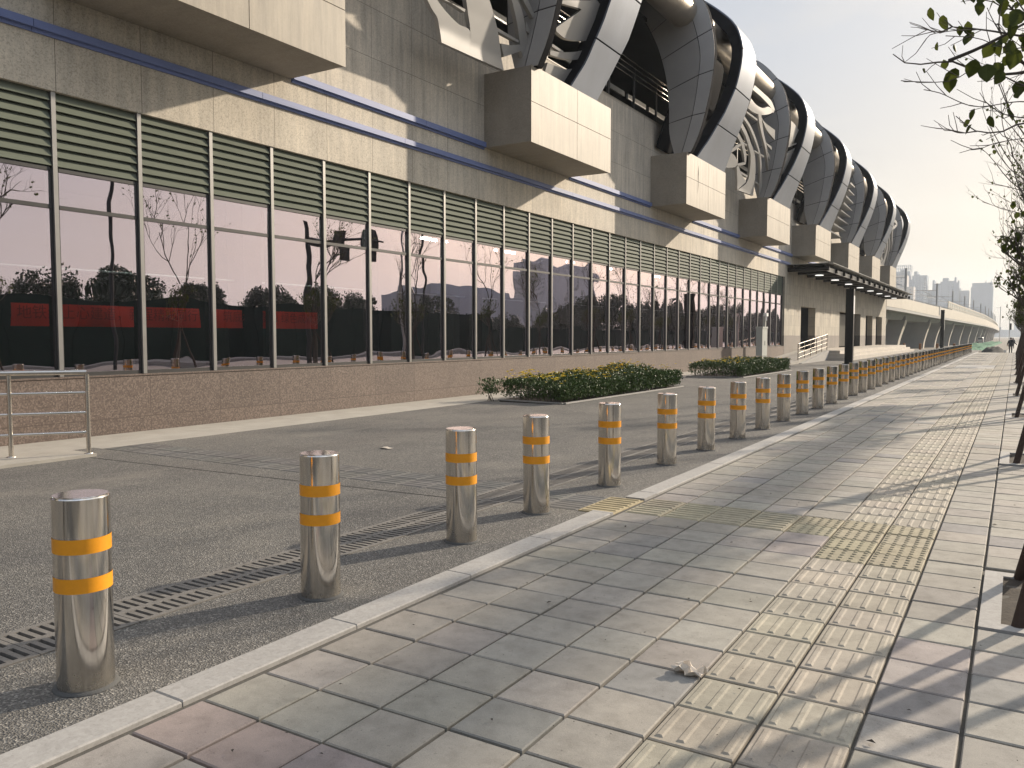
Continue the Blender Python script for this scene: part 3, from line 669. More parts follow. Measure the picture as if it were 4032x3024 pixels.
# entrance canopy
cn=Off(); zt=5.24; XE=-9.08
cn.tube([(XE-.25,49.1,zt),(XE-.25,90.4,zt)],.09,10); cano=cn.build('entrance_canopy',M['black'])
def sub(mb,name,mat): return MB.build(mb,name,mat,cano)
for k in range(17):
    y=49.06+41.4*k/16
    m=MB(); m.tube([(XW,y,zt),(XE,y,zt)],.125,16); m.box(XE-.30,XE-.2,y-.02,y+.02,zt+.1,zt+.27); m.box(XW+.3,XW+.4,y-.02,y+.02,zt+.1,zt+.27); sub(m,'beam',M['black'])
m=MB(); m.box(XW+.02,XE+.25,48.8,91.0,zt+.275,zt+.30); sub(m,'glass_roof',M['canopyglass'])
m=MB(); m.box(XW+.02,XE-.2,49.0,90.6,zt+.06,zt+.075); sub(m,'soffit',M['black'])
m=MB(); m.box(XE-.16,XE-.14,49.06,90.4,zt-.12,zt+.12); sub(m,'edge_plate',M['leafalu'])
for y in (51.8,56.8,61.9,66.9,72.1,77.2,82.4,87.2):
    m=MB(); m.lathe([(.001,-.03),(.24,-.03),(.24,0),(.2,.01)],(-10.15,y,zt-.16),24,False); sub(m,'downlight',M['lamp'])
# raised platform with steps and ramp
pl=empty('entrance_steps',(-10,51,0)); tag(pl,'pale stone entrance platform with three steps and a ramp before the station doors','steps')
def subp(mb,name,mat):
    o=MB.build(mb,name,mat,pl); o.matrix_parent_inverse=Matrix.Translation((10,-51,0)); return o
sm_=stone('step_stone',(.47,.43,.37),(.4,.365,.31),(.53,.49,.43),60,.7,streak=0)
m=MB(); m.box(XW+.008,-8.86,51.62,86.0,-.2,.575); subp(m,'platform',sm_)
m=MB(); m.box(-8.859,-8.53,51.31,86.3,-.2,.385); m.box(-9.55,-8.859,51.31,51.619,-.2,.385); subp(m,'step',sm_)
m=MB(); m.box(-8.529,-8.2,51.0,86.6,-.2,.195); m.box(-9.55,-8.529,51.0,51.309,-.2,.195); subp(m,'step',sm_)
m=MB(); m.add([(XW+.01,41.5,.002),(-9.6,41.5,.002),(-9.6,51.6,.57),(XW+.01,51.6,.57),(XW+.01,41.5,-.2),(-9.6,41.5,-.2),(-9.6,51.6,-.2),(XW+.01,51.6,-.2)],[(0,1,2,3),(1,5,6,2),(0,4,5,1)]); subp(m,'ramp',M['palestrip'])
m=MB(); m.add([(-9.599,44.3,-.05),(-9.45,44.3,-.05),(-9.45,51.6,-.05),(-9.599,51.6,-.05),(-9.599,44.3,.02),(-9.45,44.3,.02),(-9.45,51.6,.60),(-9.599,51.6,.60)],[(4,5,6,7),(1,2,6,5),(0,1,5,4),(3,0,4,7),(2,3,7,6)]); subp(m,'ramp_kerb',M['kerb'])
# railings
def railing(name,lab,posts,zs,tops,mat='rail',bent=True):
    """posts: (x,y,zbase); tops: post height"""
    r0=empty(name,posts[0]); tag(r0,lab,'railing','steel handrails')
    inv=Matrix.Translation([-c for c in posts[0]])
    for x,y,z in posts:
        m=MB(); m.tube([(x,y,z),(x,y,z+tops)],.026,12); m.lathe([(.05,0),(.05,.008),(.03,.012)],(x,y,z),14); o=m.build('post',M[mat],r0); o.matrix_parent_inverse=inv
    for h in zs:
        m=MB(); pts=[(x,y,z+h) for x,y,z in posts]; m.tube(pts,.031 if h==zs[-1] else .017,12); o=m.build('rail',M[mat],r0); o.matrix_parent_inverse=inv
    return r0
railing('ramp_railing','sloping steel railing climbing the ramp beside the station entrance steps',[(-9.68,44.4+i*1.53,.0+max(0,(i*1.53-.0))*.0655+.02) for i in range(6)],[.28,.52,.76,1.0],1.0)
railing('forecourt_railing','steel railing with rounded corner by the wall at the left edge',[(-9.97,5.06,.03),(-9.50,5.72,.03)] ,[.26,.50,.74,.985],.96)
rr=[o for o in bpy.data.objects if o.name=='forecourt_railing'][0]
for dx,dy in ((-.47,-.66),(-.94,-1.32)):
    m=MB(); m.tube([(-9.97+dx,5.06+dy,.03),(-9.97+dx,5.06+dy,1.0)],.026,12); o=m.build('post',M['rail'],rr); o.matrix_parent_inverse=Matrix.Translation((9.97,-5.06,-.03))
for h in (.26,.50,.74,.985):
    m=MB(); m.tube([(-9.97,5.06,.03+h),(-11.2,3.33,.03+h)],.031 if h>.9 else .017,12); o=m.build('rail',M['rail'],rr); o.matrix_parent_inverse=Matrix.Translation((9.97,-5.06,-.03))
# banners hanging inside
def textmesh(s,size):
    cu=bpy.data.curves.new('txt','FONT'); cu.body=s; cu.size=size; cu.align_x='CENTER'; cu.align_y='CENTER'; cu.extrude=.001; cu.space_character=1.0
    o=bpy.data.objects.new('txt',cu); COL.objects.link(o); bpy.context.view_layer.update()
    me=bpy.data.meshes.new_from_object(o.evaluated_get(bpy.context.evaluated_depsgraph_get())); bpy.data.objects.remove(o); bpy.data.curves.remove(cu); return me
for (y0,y1,txt,lab) in ((7.17,10.82,'地铁线上心建造，新程精彩同行','longer red banner with dark lettering hanging behind the near windows'),(11.2,14.32,'筑底承载梦想 绿色成就家','shorter red banner with dark lettering hanging behind the windows further along')):
    b=empty('red_banner',(-14.0,(y0+y1)/2,1.8)); tag(b,lab,'banner','red banners behind the glass')
    m=MB(); rows=[[(.03*math.sin(k*.9+i*.5),(y0-y1)/2+(y1-y0)*k/16,-.19+.38*i/4) for k in range(17)] for i in range(5)]; m.sheet(rows,(-.004,0,0)); m.build('cloth',M['red'],b)
    me=textmesh(txt,.25); me.materials.clear(); me.materials.append(M['ink']); o=bpy.data.objects.new('lettering',me); COL.objects.link(o); o.parent=b; o.rotation_euler=(R(90),0,R(90)); o.location=(.045,0,.03)
# ------------------------------------------------------------------ black posts, cabinet, camera post
for (x,y,z0,h,lab) in ((-7.2,44.5,-.05,3.82,'tall black steel post before the canopy, nearer of the two'),(-7.2,106.,-.5,4.4,'black steel post standing alone beyond the end of the station')):
    t=empty('steel_post',(x,y,0)); tag(t,lab,'post','black steel posts')
    m=MB(); m.box(-.19,-.17,-.16,.16,z0,h); m.box(.17,.19,-.16,.16,z0,h); m.box(-.17,.17,-.012,.012,z0,h); m.box(-.17,.17,-.15,-.13,z0,h-.02); m.build('shaft',M['black'],t)
    m=MB(); m.box(.192,.20,-.17,.17,z0+2.6,h-.35); m.build('side_plate',M['white'],t)
    m=MB(); m.box(-.28,.28,-.25,.25,z0,z0+.09); m.build('base_plate',M['black'],t)
cb=empty('utility_cabinet',(-10.35,39.7,0)); tag(cb,'tall grey metal utility cabinet standing behind the farther hedge','cabinet')
m=MB(); m.box(-.15,.15,-.45,.45,.5,1.80); m.build('body',M['cabinet'],cb)
m=MB(); m.box(-.17,.17,-.48,.48,1.80,1.88); m.build('lid',M['cabinet'],cb)
m=MB(); m.box(-.155,.155,-.46,.46,0,.47); m.build('plinth',M['cabinet'],cb)
m=MB(); m.box(.151,.165,-.02,.0,1.0,1.2); m.build('handle',M['frame'],cb)
cp=empty('camera_post',(-10.75,41.7,0)); tag(cp,'slim grey post with a small white camera head behind the utility cabinet','camera post')
m=MB(); m.box(-.07,.07,-.07,.07,0,2.5); m.build('pole',M['cabinet'],cp)
m=MB(); m.box(.0,.16,-.22,.12,2.42,2.58); m.tube([(.1,-.1,2.42),(.1,-.1,2.2)],.05,10); m.build('camera',M['white'],cp)
m=MB(); m.tube([(0,0,2.5),(0,0,3.3)],.008,5); m.build('antenna',M['frame'],cp)

# ------------------------------------------------------------------ planting
def leaf_quad(mb,p,d,n_,L,W):
    s=d.cross(n_); 
    if s.length<1e-4: return
    s=s.normalized()*W; up=n_*L*.12
    mb.add([p,p+d*L*.5+s+up,p+d*L,p+d*L*.5-s+up],[(0,1,2,3)])
def rv(): 
    while 1:
        v=Vector((rnd.uniform(-1,1),rnd.uniform(-1,1),rnd.uniform(-1,1)))
        if .05<v.length<1: return v.normalized()
def hedge(name,lab,poly,ht,n,nfl,dens_gap,rough=1.):
    """poly: 4 corners (front-left, front-right, back-right, back-left)"""
    c0=Vector((sum(p[0] for p in poly)/4,sum(p[1] for p in poly)/4,0)); h=empty(name,c0); tag(h,lab,'hedge','flowering hedges')
    P=[Vector((*p,0))-c0 for p in poly]
    def at(u,v): return P[0].lerp(P[1],u).lerp(P[3].lerp(P[2],u),v)
    def top(p): 
        return ht*(.86+.30*rough*mnoise.noise(Vector(((p.x+c0.x)*1.1,(p.y+c0.y)*1.1,.3)))+.16*mnoise.noise(Vector(((p.x)*4,(p.y)*4,2.))))
    m=MB()
    for q in range(n):
        u,v=rnd.random(),rnd.random(); e=rnd.random()
        if e<.42: v=rnd.random()**2*.12      # front face
        elif e<.55: u=rnd.choice((rnd.random()*.04,1-rnd.random()*.04))
        p=at(u,v); t=top(p)
        edge=min(u*7,(1-u)*7,v*4+.35,(1-v)*4+.35,1)
        t*=(.72+.28*edge) if rough>.9 else (.88+.12*edge)
        z=(t*(1-abs(rnd.gauss(0,.16))) if e>.55 else .06+(t-.06)*rnd.random()**.8)
        if z<.03: continue
        p.z=z
        if mnoise.noise(Vector((p.x*5,p.y*5,z*6+1)))<-.38: continue
        p+=Vector((rnd.gauss(0,.03),rnd.gauss(0,.03),0))
        d=(rv()+Vector((.15,0,.75))).normalized(); leaf_quad(m,p,d,rv(),rnd.uniform(.05,.095),rnd.uniform(.011,.02))
    m.cur=1
    for q in range(int(n/55)):
        p=at(rnd.random(),rnd.random()*.9+.05); b=p.copy(); m.tube([b,p+Vector((rnd.gauss(0,.05),rnd.gauss(0,.05),top(p)*.75))],[.006,.003],4,False)
    m.build('foliage',[M['leaf'],M['bark']],h)
    m=MB()
    for q in range(nfl):
        u=rnd.random(); v=rnd.random()**.7; p=at(u,v)
        if mnoise.noise(Vector((p.x*.9,p.y*.9,7)))<dens_gap: continue
        p.z=top(p)*rnd.uniform(.93,1.12)
        s=rnd.uniform(.022,.040)
        for k in range(4):
            a=6.283*k/4+rnd.random(); d=Vector((math.cos(a),math.sin(a),.35)); leaf_quad(m,p,d.normalized(),Vector((0,0,1)),s*1.6,s*.7)
    m.build('flowers',M['flower'],h)
    m=MB(); F=[at(-.004,-.02),at(1.004,-.02),at(1.004,1.02),at(-.004,1.02)]
    m.prism([(a.x,a.y) for a in F],-.12,.012); m.build('soil',M['soil'],h)
    m=MB()
    for a,b in ((F[0],F[1]),(F[3],F[0]),(F[1],F[2])):
        d=(b-a).normalized(); s=Vector((d.y,-d.x,0))*.03; m.add([a-s*0,b-s*0,b+s*2,a+s*2]+[q+Vector((0,0,.028)) for q in (a,b,b+s*2,a+s*2)],[(4,5,6,7),(3,2,6,7),(0,3,7,4),(1,0,4,5),(2,1,5,6)])
    m.build('edging',M['kerb'],h)
hedge('flowering_hedge','low dark hedge with many yellow flowers, nearer of the two beds',[(-8.18,15.42),(-8.10,22.4),(-9.85,22.4),(-9.85,15.6)],.62,26000,620,-.35)
hedge('flowering_hedge','low clipped hedge with fewer flowers, farther bed in front of the grey cabinet',[(-8.05,28.25),(-8.0,35.1),(-9.9,35.1),(-9.95,28.25)],.60,24000,430,-.15,.45)
sp=empty('small_shrub',(-10.03,15.42,0)); tag(sp,'small leafy shrub by itself at the near end of the flowering hedge','shrub')
m=MB()
for q in range(420):
    p=Vector((rnd.gauss(0,.13),rnd.gauss(0,.13),rnd.uniform(.16,.46)+rnd.gauss(0,.03))); leaf_quad(m,p,(rv()+Vector((0,0,.7))).normalized(),rv(),rnd.uniform(.05,.09),rnd.uniform(.011,.018))
m.cur=1
for q in range(9): m.tube([(rnd.gauss(0,.04),rnd.gauss(0,.04),-.02),(rnd.gauss(0,.1),rnd.gauss(0,.1),.35)],[.006,.003],4,False)
m.build('foliage',[M['leaf'],M['bark']],sp)

# ------------------------------------------------------------------ street trees
def heart(mb,p,d,n_,L):
    """round pointed leaf hanging along d"""
    s=d.cross(n_)
    if s.length<1e-3: return
    s.normalize(); w=L*.40; c=n_.normalized()*L*.09
    pr=[(0,0,0),(.12,.55,1),(.38,1,1),(.66,.78,.6),(.86,.36,.2),(1.0,0,0)]
    A=[p+d*L*t+s*w*k+c*e for t,k,e in pr]; B=[p+d*L*t-s*w*k+c*e for t,k,e in pr]; mid=[p+d*L*t for t,_,_ in pr]
    v=A+B+mid; n=6
    mb.add(v,[(12+i,i,i+1,12+i+1) for i in range(5)]+[(12+i+1,6+i+1,6+i,12+i) for i in range(5)])
def grow(mw,tips,p,d,L,r,depth,rr,up=.25,maxd=4):
    n=5; pts=[p.copy()]; q=p.copy(); dd=d.copy()
    for i in range(n):
        dd=(dd+Vector((rr.gauss(0,.16),rr.gauss(0,.16),rr.gauss(0,.10)+up*.22))).normalized(); q=q+dd*L/n; pts.append(q.copy())
    rad=[max(.0022,r*(1-.62*i/n)) for i in range(n+1)]
    mw.tube(pts,rad,7 if depth==0 else (5 if depth<2 else 4),False)
    if depth>=1:
        for i in range(2,n+1): tips.append((pts[i].copy(),dd.copy(),depth))
    if depth<maxd:
        k=rr.choice((3,4)) if depth<2 else rr.choice((2,3))
        for i in range(k):
            t=rr.uniform(.35,1.0); j=min(n-1,int(t*n)); base=pts[j].lerp(pts[j+1],t*n-j)
            a=rr.uniform(0,6.283); perp=dd.cross(Vector((math.cos(a),math.sin(a),.2))).normalized()
            nd=(dd*rr.uniform(.6,1.)+perp*rr.uniform(.5,.95)+Vector((0,0,up))).normalized()
            grow(mw,tips,base,nd,L*rr.uniform(.55,.78),r*.52,depth+1,rr,up,maxd)
def make_tree(seed,h0,spread,up,leafp,lsize,height=2.0,maxd=4,mat='treeleaf',clump=.0):
    rr=random.Random(seed); t=empty('street_tree'); mw=MB(); tips=[]
    tr=[Vector((0,0,-.05)),Vector((.01,.01,h0*.5)),Vector((rr.gauss(0,.03),rr.gauss(0,.03),h0))]; mw.tube(tr,[.065,.055,.048],10)
    lead=tr[-1]
    nb=8
    for i in range(nb):
        a=6.283*i/nb+rr.uniform(-.3,.3); el=rr.uniform(.35,1.15)
        d=Vector((math.cos(a)*math.cos(el),math.sin(a)*math.cos(el),math.sin(el)))
        grow(mw,tips,Vector((lead.x,lead.y,h0*(.86+.14*rr.random()))),d,spread*rr.uniform(.75,1.15),.026,0,rr,up,maxd)
    grow(mw,tips,lead,Vector((0,0,1)),height,.04,0,rr,.4,maxd); grow(mw,tips,lead+Vector((0,0,height*.5)),Vector((.2,.1,1)).normalized(),height*.8,.03,0,rr,.35,maxd)
    mw.build('trunk',M['bark'],t)
    ml=MB()
    for p,d,dep in tips:
        if rr.random()>leafp: continue
        if clump and mnoise.noise(p*1.6+Vector((seed,0,0)))<clump: continue
        for q in range(rr.choice((1,1,2))):
            dn=(Vector((rr.gauss(0,.5),rr.gauss(0,.5),-.8))).normalized(); o=Vector((rr.gauss(0,.02),rr.gauss(0,.02),rr.gauss(0,.02)))
            nn=Vector((rr.gauss(0,1),rr.gauss(0,1),rr.gauss(0,.6))).normalized()
            heart(ml,p+o,dn,nn,lsize*rr.uniform(.7,1.25))
    ml.build('crown',M[mat],t)
    return t
TXX=.42; TYS=[5.15+6.06*i for i in range(13)]
protoN=make_tree(5,2.3,.55,.75,.25,.085,1.6,3,clump=-.1); protoA=make_tree(11,1.95,.70,.50,.12,.072,2.4,3,clump=.0); protoB=make_tree(23,1.85,.76,.42,.52,.066,2.2,3,clump=-.15); protoC=make_tree(37,2.1,.64,.55,.22,.072,2.4,3,clump=.0)
TORD=['nearest','second','third','fourth','fifth','sixth','seventh']
used={}
stake0=None
for i,y in enumerate(TYS):
    pr=(protoA,protoB,protoC)[(i*2+1)%3] if i else protoN
    if id(pr) in used: o=copy_tree(pr)
    else: o=pr; used[id(pr)]=1
    o.location=(TXX+rnd.uniform(-.06,.06),y,0); o.rotation_euler=(0,0,rnd.uniform(0,6.28)); s=rnd.uniform(.95,1.12) if i else 1.0; o.scale=(s,s,s)
    lb=('%s young street tree along the right edge of the pavement, counting from the camera'%TORD[i]) if i<7 else 'small distant street tree in the far overlapping part of the right hand row'
    tag(o,lb,'tree','young street trees along the pavement')
    x0,y0,wx,wy=PITS[i]
    pt=empty('tree_pit',(x0,y0,0)); m=MB()
    e=.095; m.box(0,e,0,wy,-.1,.022); m.box(wx-e,wx,0,wy,-.1,.022); m.box(e,wx-e,0,e,-.1,.022); m.box(e,wx-e,wy-e,wy,-.1,.022); m.build('kerb_frame',M['kerb'],pt)
    m=MB(); rows=[[(e+(wx-2*e)*a/8,e+(wy-2*e)*b/8,0.006+.03*mnoise.noise(Vector((a*.9,b*.9,i)))) for a in range(9)] for b in range(9)]; m.grid(rows); m.build('soil',M['soil'],pt)
    tag(pt,('%s square tree pit along the right edge, white kerb round dark soil'%TORD[i]) if i<7 else 'small distant tree pit in the far part of the right hand row','tree pit','tree pits along the pavement')
    if stake0 is None:
        stake0=empty('tree_support',(TXX,y,0))
        for (bx,by) in ((-.39,-.50),(-.38,.52),(.45,.02)):
            m=MB(); b_=Vector((bx,by,-.1)); t_=Vector((bx*.07,by*.07,1.72)); 
            m.tube([b_,b_.lerp(t_,.5)+Vector((.01,.012,0)),t_+(t_-b_)*.06],[.034,.031,.027],9); m.build('stake',M['stake'],stake0)
        m=MB(); m.tube([(.075*math.cos(a*.628),.075*math.sin(a*.628),1.62) for a in range(11)],.016,6); m.build('tie',M['stake'],stake0); so=stake0
    else: so=copy_tree(stake0)
    so.location=(TXX,y,0); so.rotation_euler=(0,0,rnd.uniform(-.04,.04) if i else 0)
    tag(so,('%s set of three leaning brown stakes propping a street tree, counting from the camera'%TORD[i]) if i<7 else 'small distant set of leaning stakes in the far part of the right hand row','tree stakes','tree stakes along the pavement')
# hanging near boughs of the nearest tree, reaching over the pavement
near=[o for o in bpy.data.objects if o.get('label','').startswith('nearest young')][0]
nm=MB(); nl=MB(); L0=near.location; inv=Matrix.Rotation(-near.rotation_euler.z,4,'Z')
def W2L(p): return inv@(Vector(p)-L0)
rr=random.Random(5)
BOUGH=[[(.38,5.05,2.75),(.15,4.75,2.88),(-.01,4.6,2.85),(-.12,4.6,2.89),(-.24,4.6,2.93),(-.31,4.6,2.95),(-.345,4.58,2.985)],
 [(-.31,4.6,2.95),(-.36,4.58,2.93),(-.44,4.55,2.95)],
 [(.38,5.08,2.55),(.15,4.75,2.70),(-.01,4.62,2.69),(-.07,4.6,2.68),(-.23,4.6,2.74),(-.32,4.6,2.79),(-.40,4.6,2.79),(-.50,4.58,2.80),(-.565,4.55,2.85)],
 [(-.32,4.6,2.79),(-.2,4.65,2.84),(-.09,4.7,2.90),(.02,4.8,2.98),(.2,4.95,3.05),(.40,5.1,3.0)],
 [(.40,5.1,2.3),(.12,4.7,2.42),(-.0,4.6,2.45),(-.08,4.6,2.42),(-.19,4.58,2.43),(-.28,4.56,2.51)],
 [(-.19,4.58,2.43),(-.26,4.55,2.425),(-.31,4.5,2.44)],
 [(.2,4.85,2.6),(.0,4.6,2.62),(-.18,4.55,2.72),(-.3,4.52,2.67),(-.43,4.5,2.68),(-.52,4.5,2.70)],
 [(.05,4.7,2.40),(-.1,4.55,2.36),(-.17,4.5,2.33),(-.215,4.5,2.33)],
 [(.1,4.75,2.55),(-.02,4.6,2.55),(-.2,4.5,2.53),(-.34,4.45,2.60),(-.41,4.42,2.62)],
 [(.25,4.9,3.0),(.05,4.7,3.02),(-.1,4.6,3.06),(-.2,4.55,3.12)],
 [(.2,4.9,2.9),(-.05,4.6,2.80),(-.2,4.55,2.86),(-.33,4.5,2.88)],
 [(.05,4.7,2.48),(-.08,4.6,2.50),(-.16,4.55,2.56)],
 [(-.05,4.6,2.86),(-.2,4.55,2.90),(-.38,4.5,2.90),(-.42,4.48,2.86)]]
thick=[.016,.006,.018,.013,.015,.005,.007,.004,.005,.009,.006,.005,.004]
for b,t in zip(BOUGH,thick):
    P=[W2L(p) for p in catmull(b,18)]; nm.tube(P,[max(.002,t*.72*(1-.8*i/17)) for i in range(18)],6,False)
    for i in range(6,18,2):   # fine twigs
        d=(P[min(i+1,17)]-P[i-1]).normalized(); s=(d+rv()*.8+Vector((0,0,.1))).normalized(); L=rr.uniform(.06,.17); q=[P[i],P[i]+s*L*.5+Vector((0,0,-.005)),P[i]+s*L+rv()*.02]; nm.tube(q,[.0022,.0017,.0013],4,False)
LEAVES=[(-.36,2.985,.085),(-.41,3.03,.07),(-.28,3.03,.06),(-.245,2.93,.075),(-.28,2.92,.05),(-.22,2.87,.08),(-.35,2.80,.05),(-.42,2.74,.035),(-.3,2.85,.045),(-.13,2.72,.075),(-.155,2.67,.10),(-.29,2.70,.10),(-.31,2.66,.085),(-.2,2.70,.09),(-.09,2.65,.08),(-.24,2.48,.05),(-.2,2.50,.06),(-.215,2.455,.055),(-.14,2.455,.065),(-.07,2.50,.08),(-.06,2.86,.09),(-.1,3.02,.08),(-.17,3.05,.075),(-.03,2.9,.1),(-.07,2.78,.075),(-.04,2.74,.1),(-.23,3.06,.06),(-.14,3.0,.06),(-.2,3.02,.07),(-.02,2.62,.08),(-.02,2.56,.07),(-.37,2.84,.05),(-.01,3.0,.08),(.03,2.95,.09),(-.06,3.06,.08)]
for x,z,s in LEAVES:
    y=4.58+rr.gauss(0,.05); dn=Vector((rr.gauss(0,.3),rr.gauss(0,.3),-.9)).normalized(); nn=Vector((rr.gauss(0,.7),-1,rr.gauss(0,.3))).normalized()
    if s<.065: nn=rv()
    p=W2L((x,y,z+s*.5)); heart(nl,p,inv.to_3x3()@dn,inv.to_3x3()@nn,s*.98)
nm.build('bough',M['bark'],near); nl.build('bough_leaves',M['treeleaf'],near)

# ------------------------------------------------------------------ viaduct
VP=[(91.6,-11.33),(105,-10.95),(135,-10.6),(175,-9.8),(229,-8.6),(278,-7.6),(351,-7.2),(450,-7.6),(560,-8.4),(800,-12)]
def vx(y): return interp(y,[p[0] for p in VP],[p[1] for p in VP])
VD=empty('railway_viaduct',(-11.3,91.6,0)); tag(VD,'long pale concrete railway viaduct leading away from the station','viaduct')
class Off2(MB):
    def build(s,name,mats,parent=None,loc=None):
        o=MB.build(s,name,mats,parent or VD,loc); o.matrix_parent_inverse=Matrix.Translation((11.3,-91.6,0)); return o
yy=[91.6,98,105,115,125,135,150,165,185,205,229,250,278,310,351,400,450,500,560,650,800]
m=Off2(); m.sheet([[(vx(y),y,4.48),(vx(y),y,5.62+min(.5,(y-91)*.006))] for y in yy],(-.28,0,0),False); m.build('parapet',M['cream'])
m=Off2(); m.sheet([[(vx(y)-9.5,y,4.48),(vx(y)-9.5,y,5.9)] for y in yy],(-.28,0,0),False); m.build('far_parapet',M['cream'])
m=Off2(); m.sheet([[(vx(y)-.02,y,4.47),(vx(y)-9.4,y,4.47)] for y in yy],(0,0,-.32),False); m.build('deck',M['conc'])
m=Off2(); m.sheet([[(vx(y)-1.35,y,4.2),(vx(y)-1.75,y,3.35+min(.5,(y-91)*.004))] for y in yy],(-5.6,0,0),False); m.build('girder',M['conc'])
py=[100.5,117,146.8,164,190,216,243,270,297,324,351,378,405,440,475,510]
for y in py:
    x=vx(y)-1.3; zg=zfar(y)-.3; zt=3.36+min(.5,(y-91)*.004); m=Off2(); hw=1.1
    prof=[(0,0),(-.04,.08),(-.25,.22),(-.62,.5),(-.85,.75),(-.95,1.0)]
    prof=[(a*1.0,b) for a,b in prof]; n=10; pts=catmull([(a,b) for a,b in prof],n)
    R_=[(x+a,zt-(zt-zg)*b) for a,b in pts]; L_=[(x-6.2-a,zt-(zt-zg)*b) for a,b in pts]
    front=[(p[0],y-hw,p[1]) for p in R_]; back=[(p[0],y+hw,p[1]) for p in R_]; fl=[(p[0],y-hw,p[1]) for p in L_]; bl=[(p[0],y+hw,p[1]) for p in L_]
    m.cur=1; m.grid([front,back],True,True); m.cur=0; m.grid([fl,front],False); m.grid([back,bl],False); m.grid([bl,fl],True)
    o=m.build('pier',[M['conc'],M['cream']])
    b_=Off2(); b_.box(x-.9,x-.1,y-.5,y-.42,zt,zt+.95); b_.box(x-.9,x-.1,y+.42,y+.5,zt,zt+.95); b_.build('bearing_frame',M['conc'])
m=Off2()
y=92.
while y<170: m.box(vx(y)-.2,vx(y)-.1,y,y+.12,5.6,5.85+min(.5,(y-91)*.006)); y+=1.6
m.build('parapet_studs',M['conc'])
nb=[y for y in yy if y>=165]
m=Off2(); m.cur=0
ya=165.
while ya<520:
    yb=ya+4; x0,x1=vx(ya)-.35,vx(yb)-.35; b=6.0
    for z0,z1 in ((b,b+.25),(b+.62,b+.72),(b+1.35,b+1.6)): m.sheet([[(x0,ya,z0),(x0,ya,z1)],[(x1,yb,z0),(x1,yb,z1)]],(-.12,0,0),False)
    m.sheet([[(x0,ya,b),(x0,ya,b+1.6)],[(x0+(x1-x0)*.12,ya+.5,b),(x0+(x1-x0)*.12,ya+.5,b+1.6)]],(-.14,0,0),False)
    m.cur=1; m.sheet([[(x0-.05,ya+.5,b+.25),(x0-.05,ya+.5,b+1.35)],[(x1-.05,yb,b+.25),(x1-.05,yb,b+1.35)]],(-.03,0,0),False); m.cur=0
    ya=yb
m.build('noise_barrier',[M['cream'],M['cabinet']])
POLES=[112,150.7,179.6,209,237.6,268,297.6,327,357.6,388,418,448]
for i,y in enumerate(POLES):
    x=vx(y)-.9; t=empty('catenary_mast',(x,y,5.0)); h=4.9+min(.9,(y-140)*.005)
    m=MB(); m.box(-.13,.13,-.11,.11,-.3,h); m.build('mast',M['conc'],t)
    m=MB(); m.tube([(0,0,h-1.15),(-3.2,.0,h-1.05)],.05,6); m.tube([(0,0,h-2.4),(-2.0,0,h-1.15)],.04,6); m.tube([(-.6,0,h-2.0),(-4.0,0,h-1.95)],.03,6); m.build('bracket_arm',M['conc'],t)
    lb=['catenary mast with bracket arm showing above the canopy tip','tall catenary mast rising from the grey box on the viaduct parapet'] 
    tag(t,lb[i] if i<2 else ('catenary mast with bracket arm, first behind the noise barrier start' if i==2 else 'small distant catenary mast along the hazy end of the viaduct'),'catenary mast','catenary masts on the viaduct')
m=Off2(); m.box(vx(146.6)-.1,vx(146.6)+.05,145.2,148.0,4.7,6.05); m.build('mast_box',M['aludark'])
m=MB()
for zo in (3.75,2.9):
    pts=[]
    for a,b in zip(POLES,POLES[1:]):
        for k in range(6):
            u=k/6; y=a+(b-a)*u; pts.append((vx(y)-3.8,y,5+4.9-1.1-(4.9-zo-1.15)*.5-.55*(4*u*(1-u) if zo>3 else 0)+min(.9,max(0,(y-140)*.005))))
    m.tube(pts,.022,4)
tag(m.build('overhead_wire',M['frame']),'thin overhead contact wires strung between the catenary masts','overhead wires')
# ------------------------------------------------------------------ construction ground under the viaduct
def mound_sheet(name,lab,x0,x1,y0,y1,nx,ny,amp,mat,base,kind=None,seed=0,fr=.35,cat=None,dome=False):
    rows=[]
    for j in range(ny+1):
        r_=[]
        for i in range(nx+1):
            x=x0+(x1-x0)*i/nx; y=y0+(y1-y0)*j/ny
            e=min(1,min(i,nx-i)/2.2)*min(1,min(j,ny-j)/2.2)
            if dome:
                u=2*i/nx-1;v=2*j/ny-1; e=max(0,1-u*u-v*v)**.8*(.75+.5*mnoise.noise(Vector((x*1.8,y*1.2,seed))))
                h=e*amp
            else: h=e*amp*max(0,.35+.55*mnoise.noise(Vector((x*fr,y*fr*.5,seed)))+.35*mnoise.noise(Vector((x*fr*3.2,y*fr*1.6,seed+3))))
            r_.append((x,y,zfar(y)+base+h))
        rows.append(r_)
    m=MB(); m.grid(rows,True); o=m.build(name,mat); tag(o,lab,cat,None,kind); return o
mound_sheet('green_netting','green dust netting spread in folds over the dug earth below the viaduct',-8.8,-3.6,94,330,18,150,.95,M['net'],-.15,'stuff',2,.5,'netting')
mound_sheet('dirt_pile','low dark earth bank between the bollards and the green netting',-8.2,-4.0,88,99,22,16,.75,M['mound'],-.02,None,5,.6,'earth pile')
mound_sheet('black_mound','black covered heap of soil just past the last bollard',-3.0,-.65,88,96,22,16,1.0,M['mound'],-.05,None,9,.6,'mound',True)
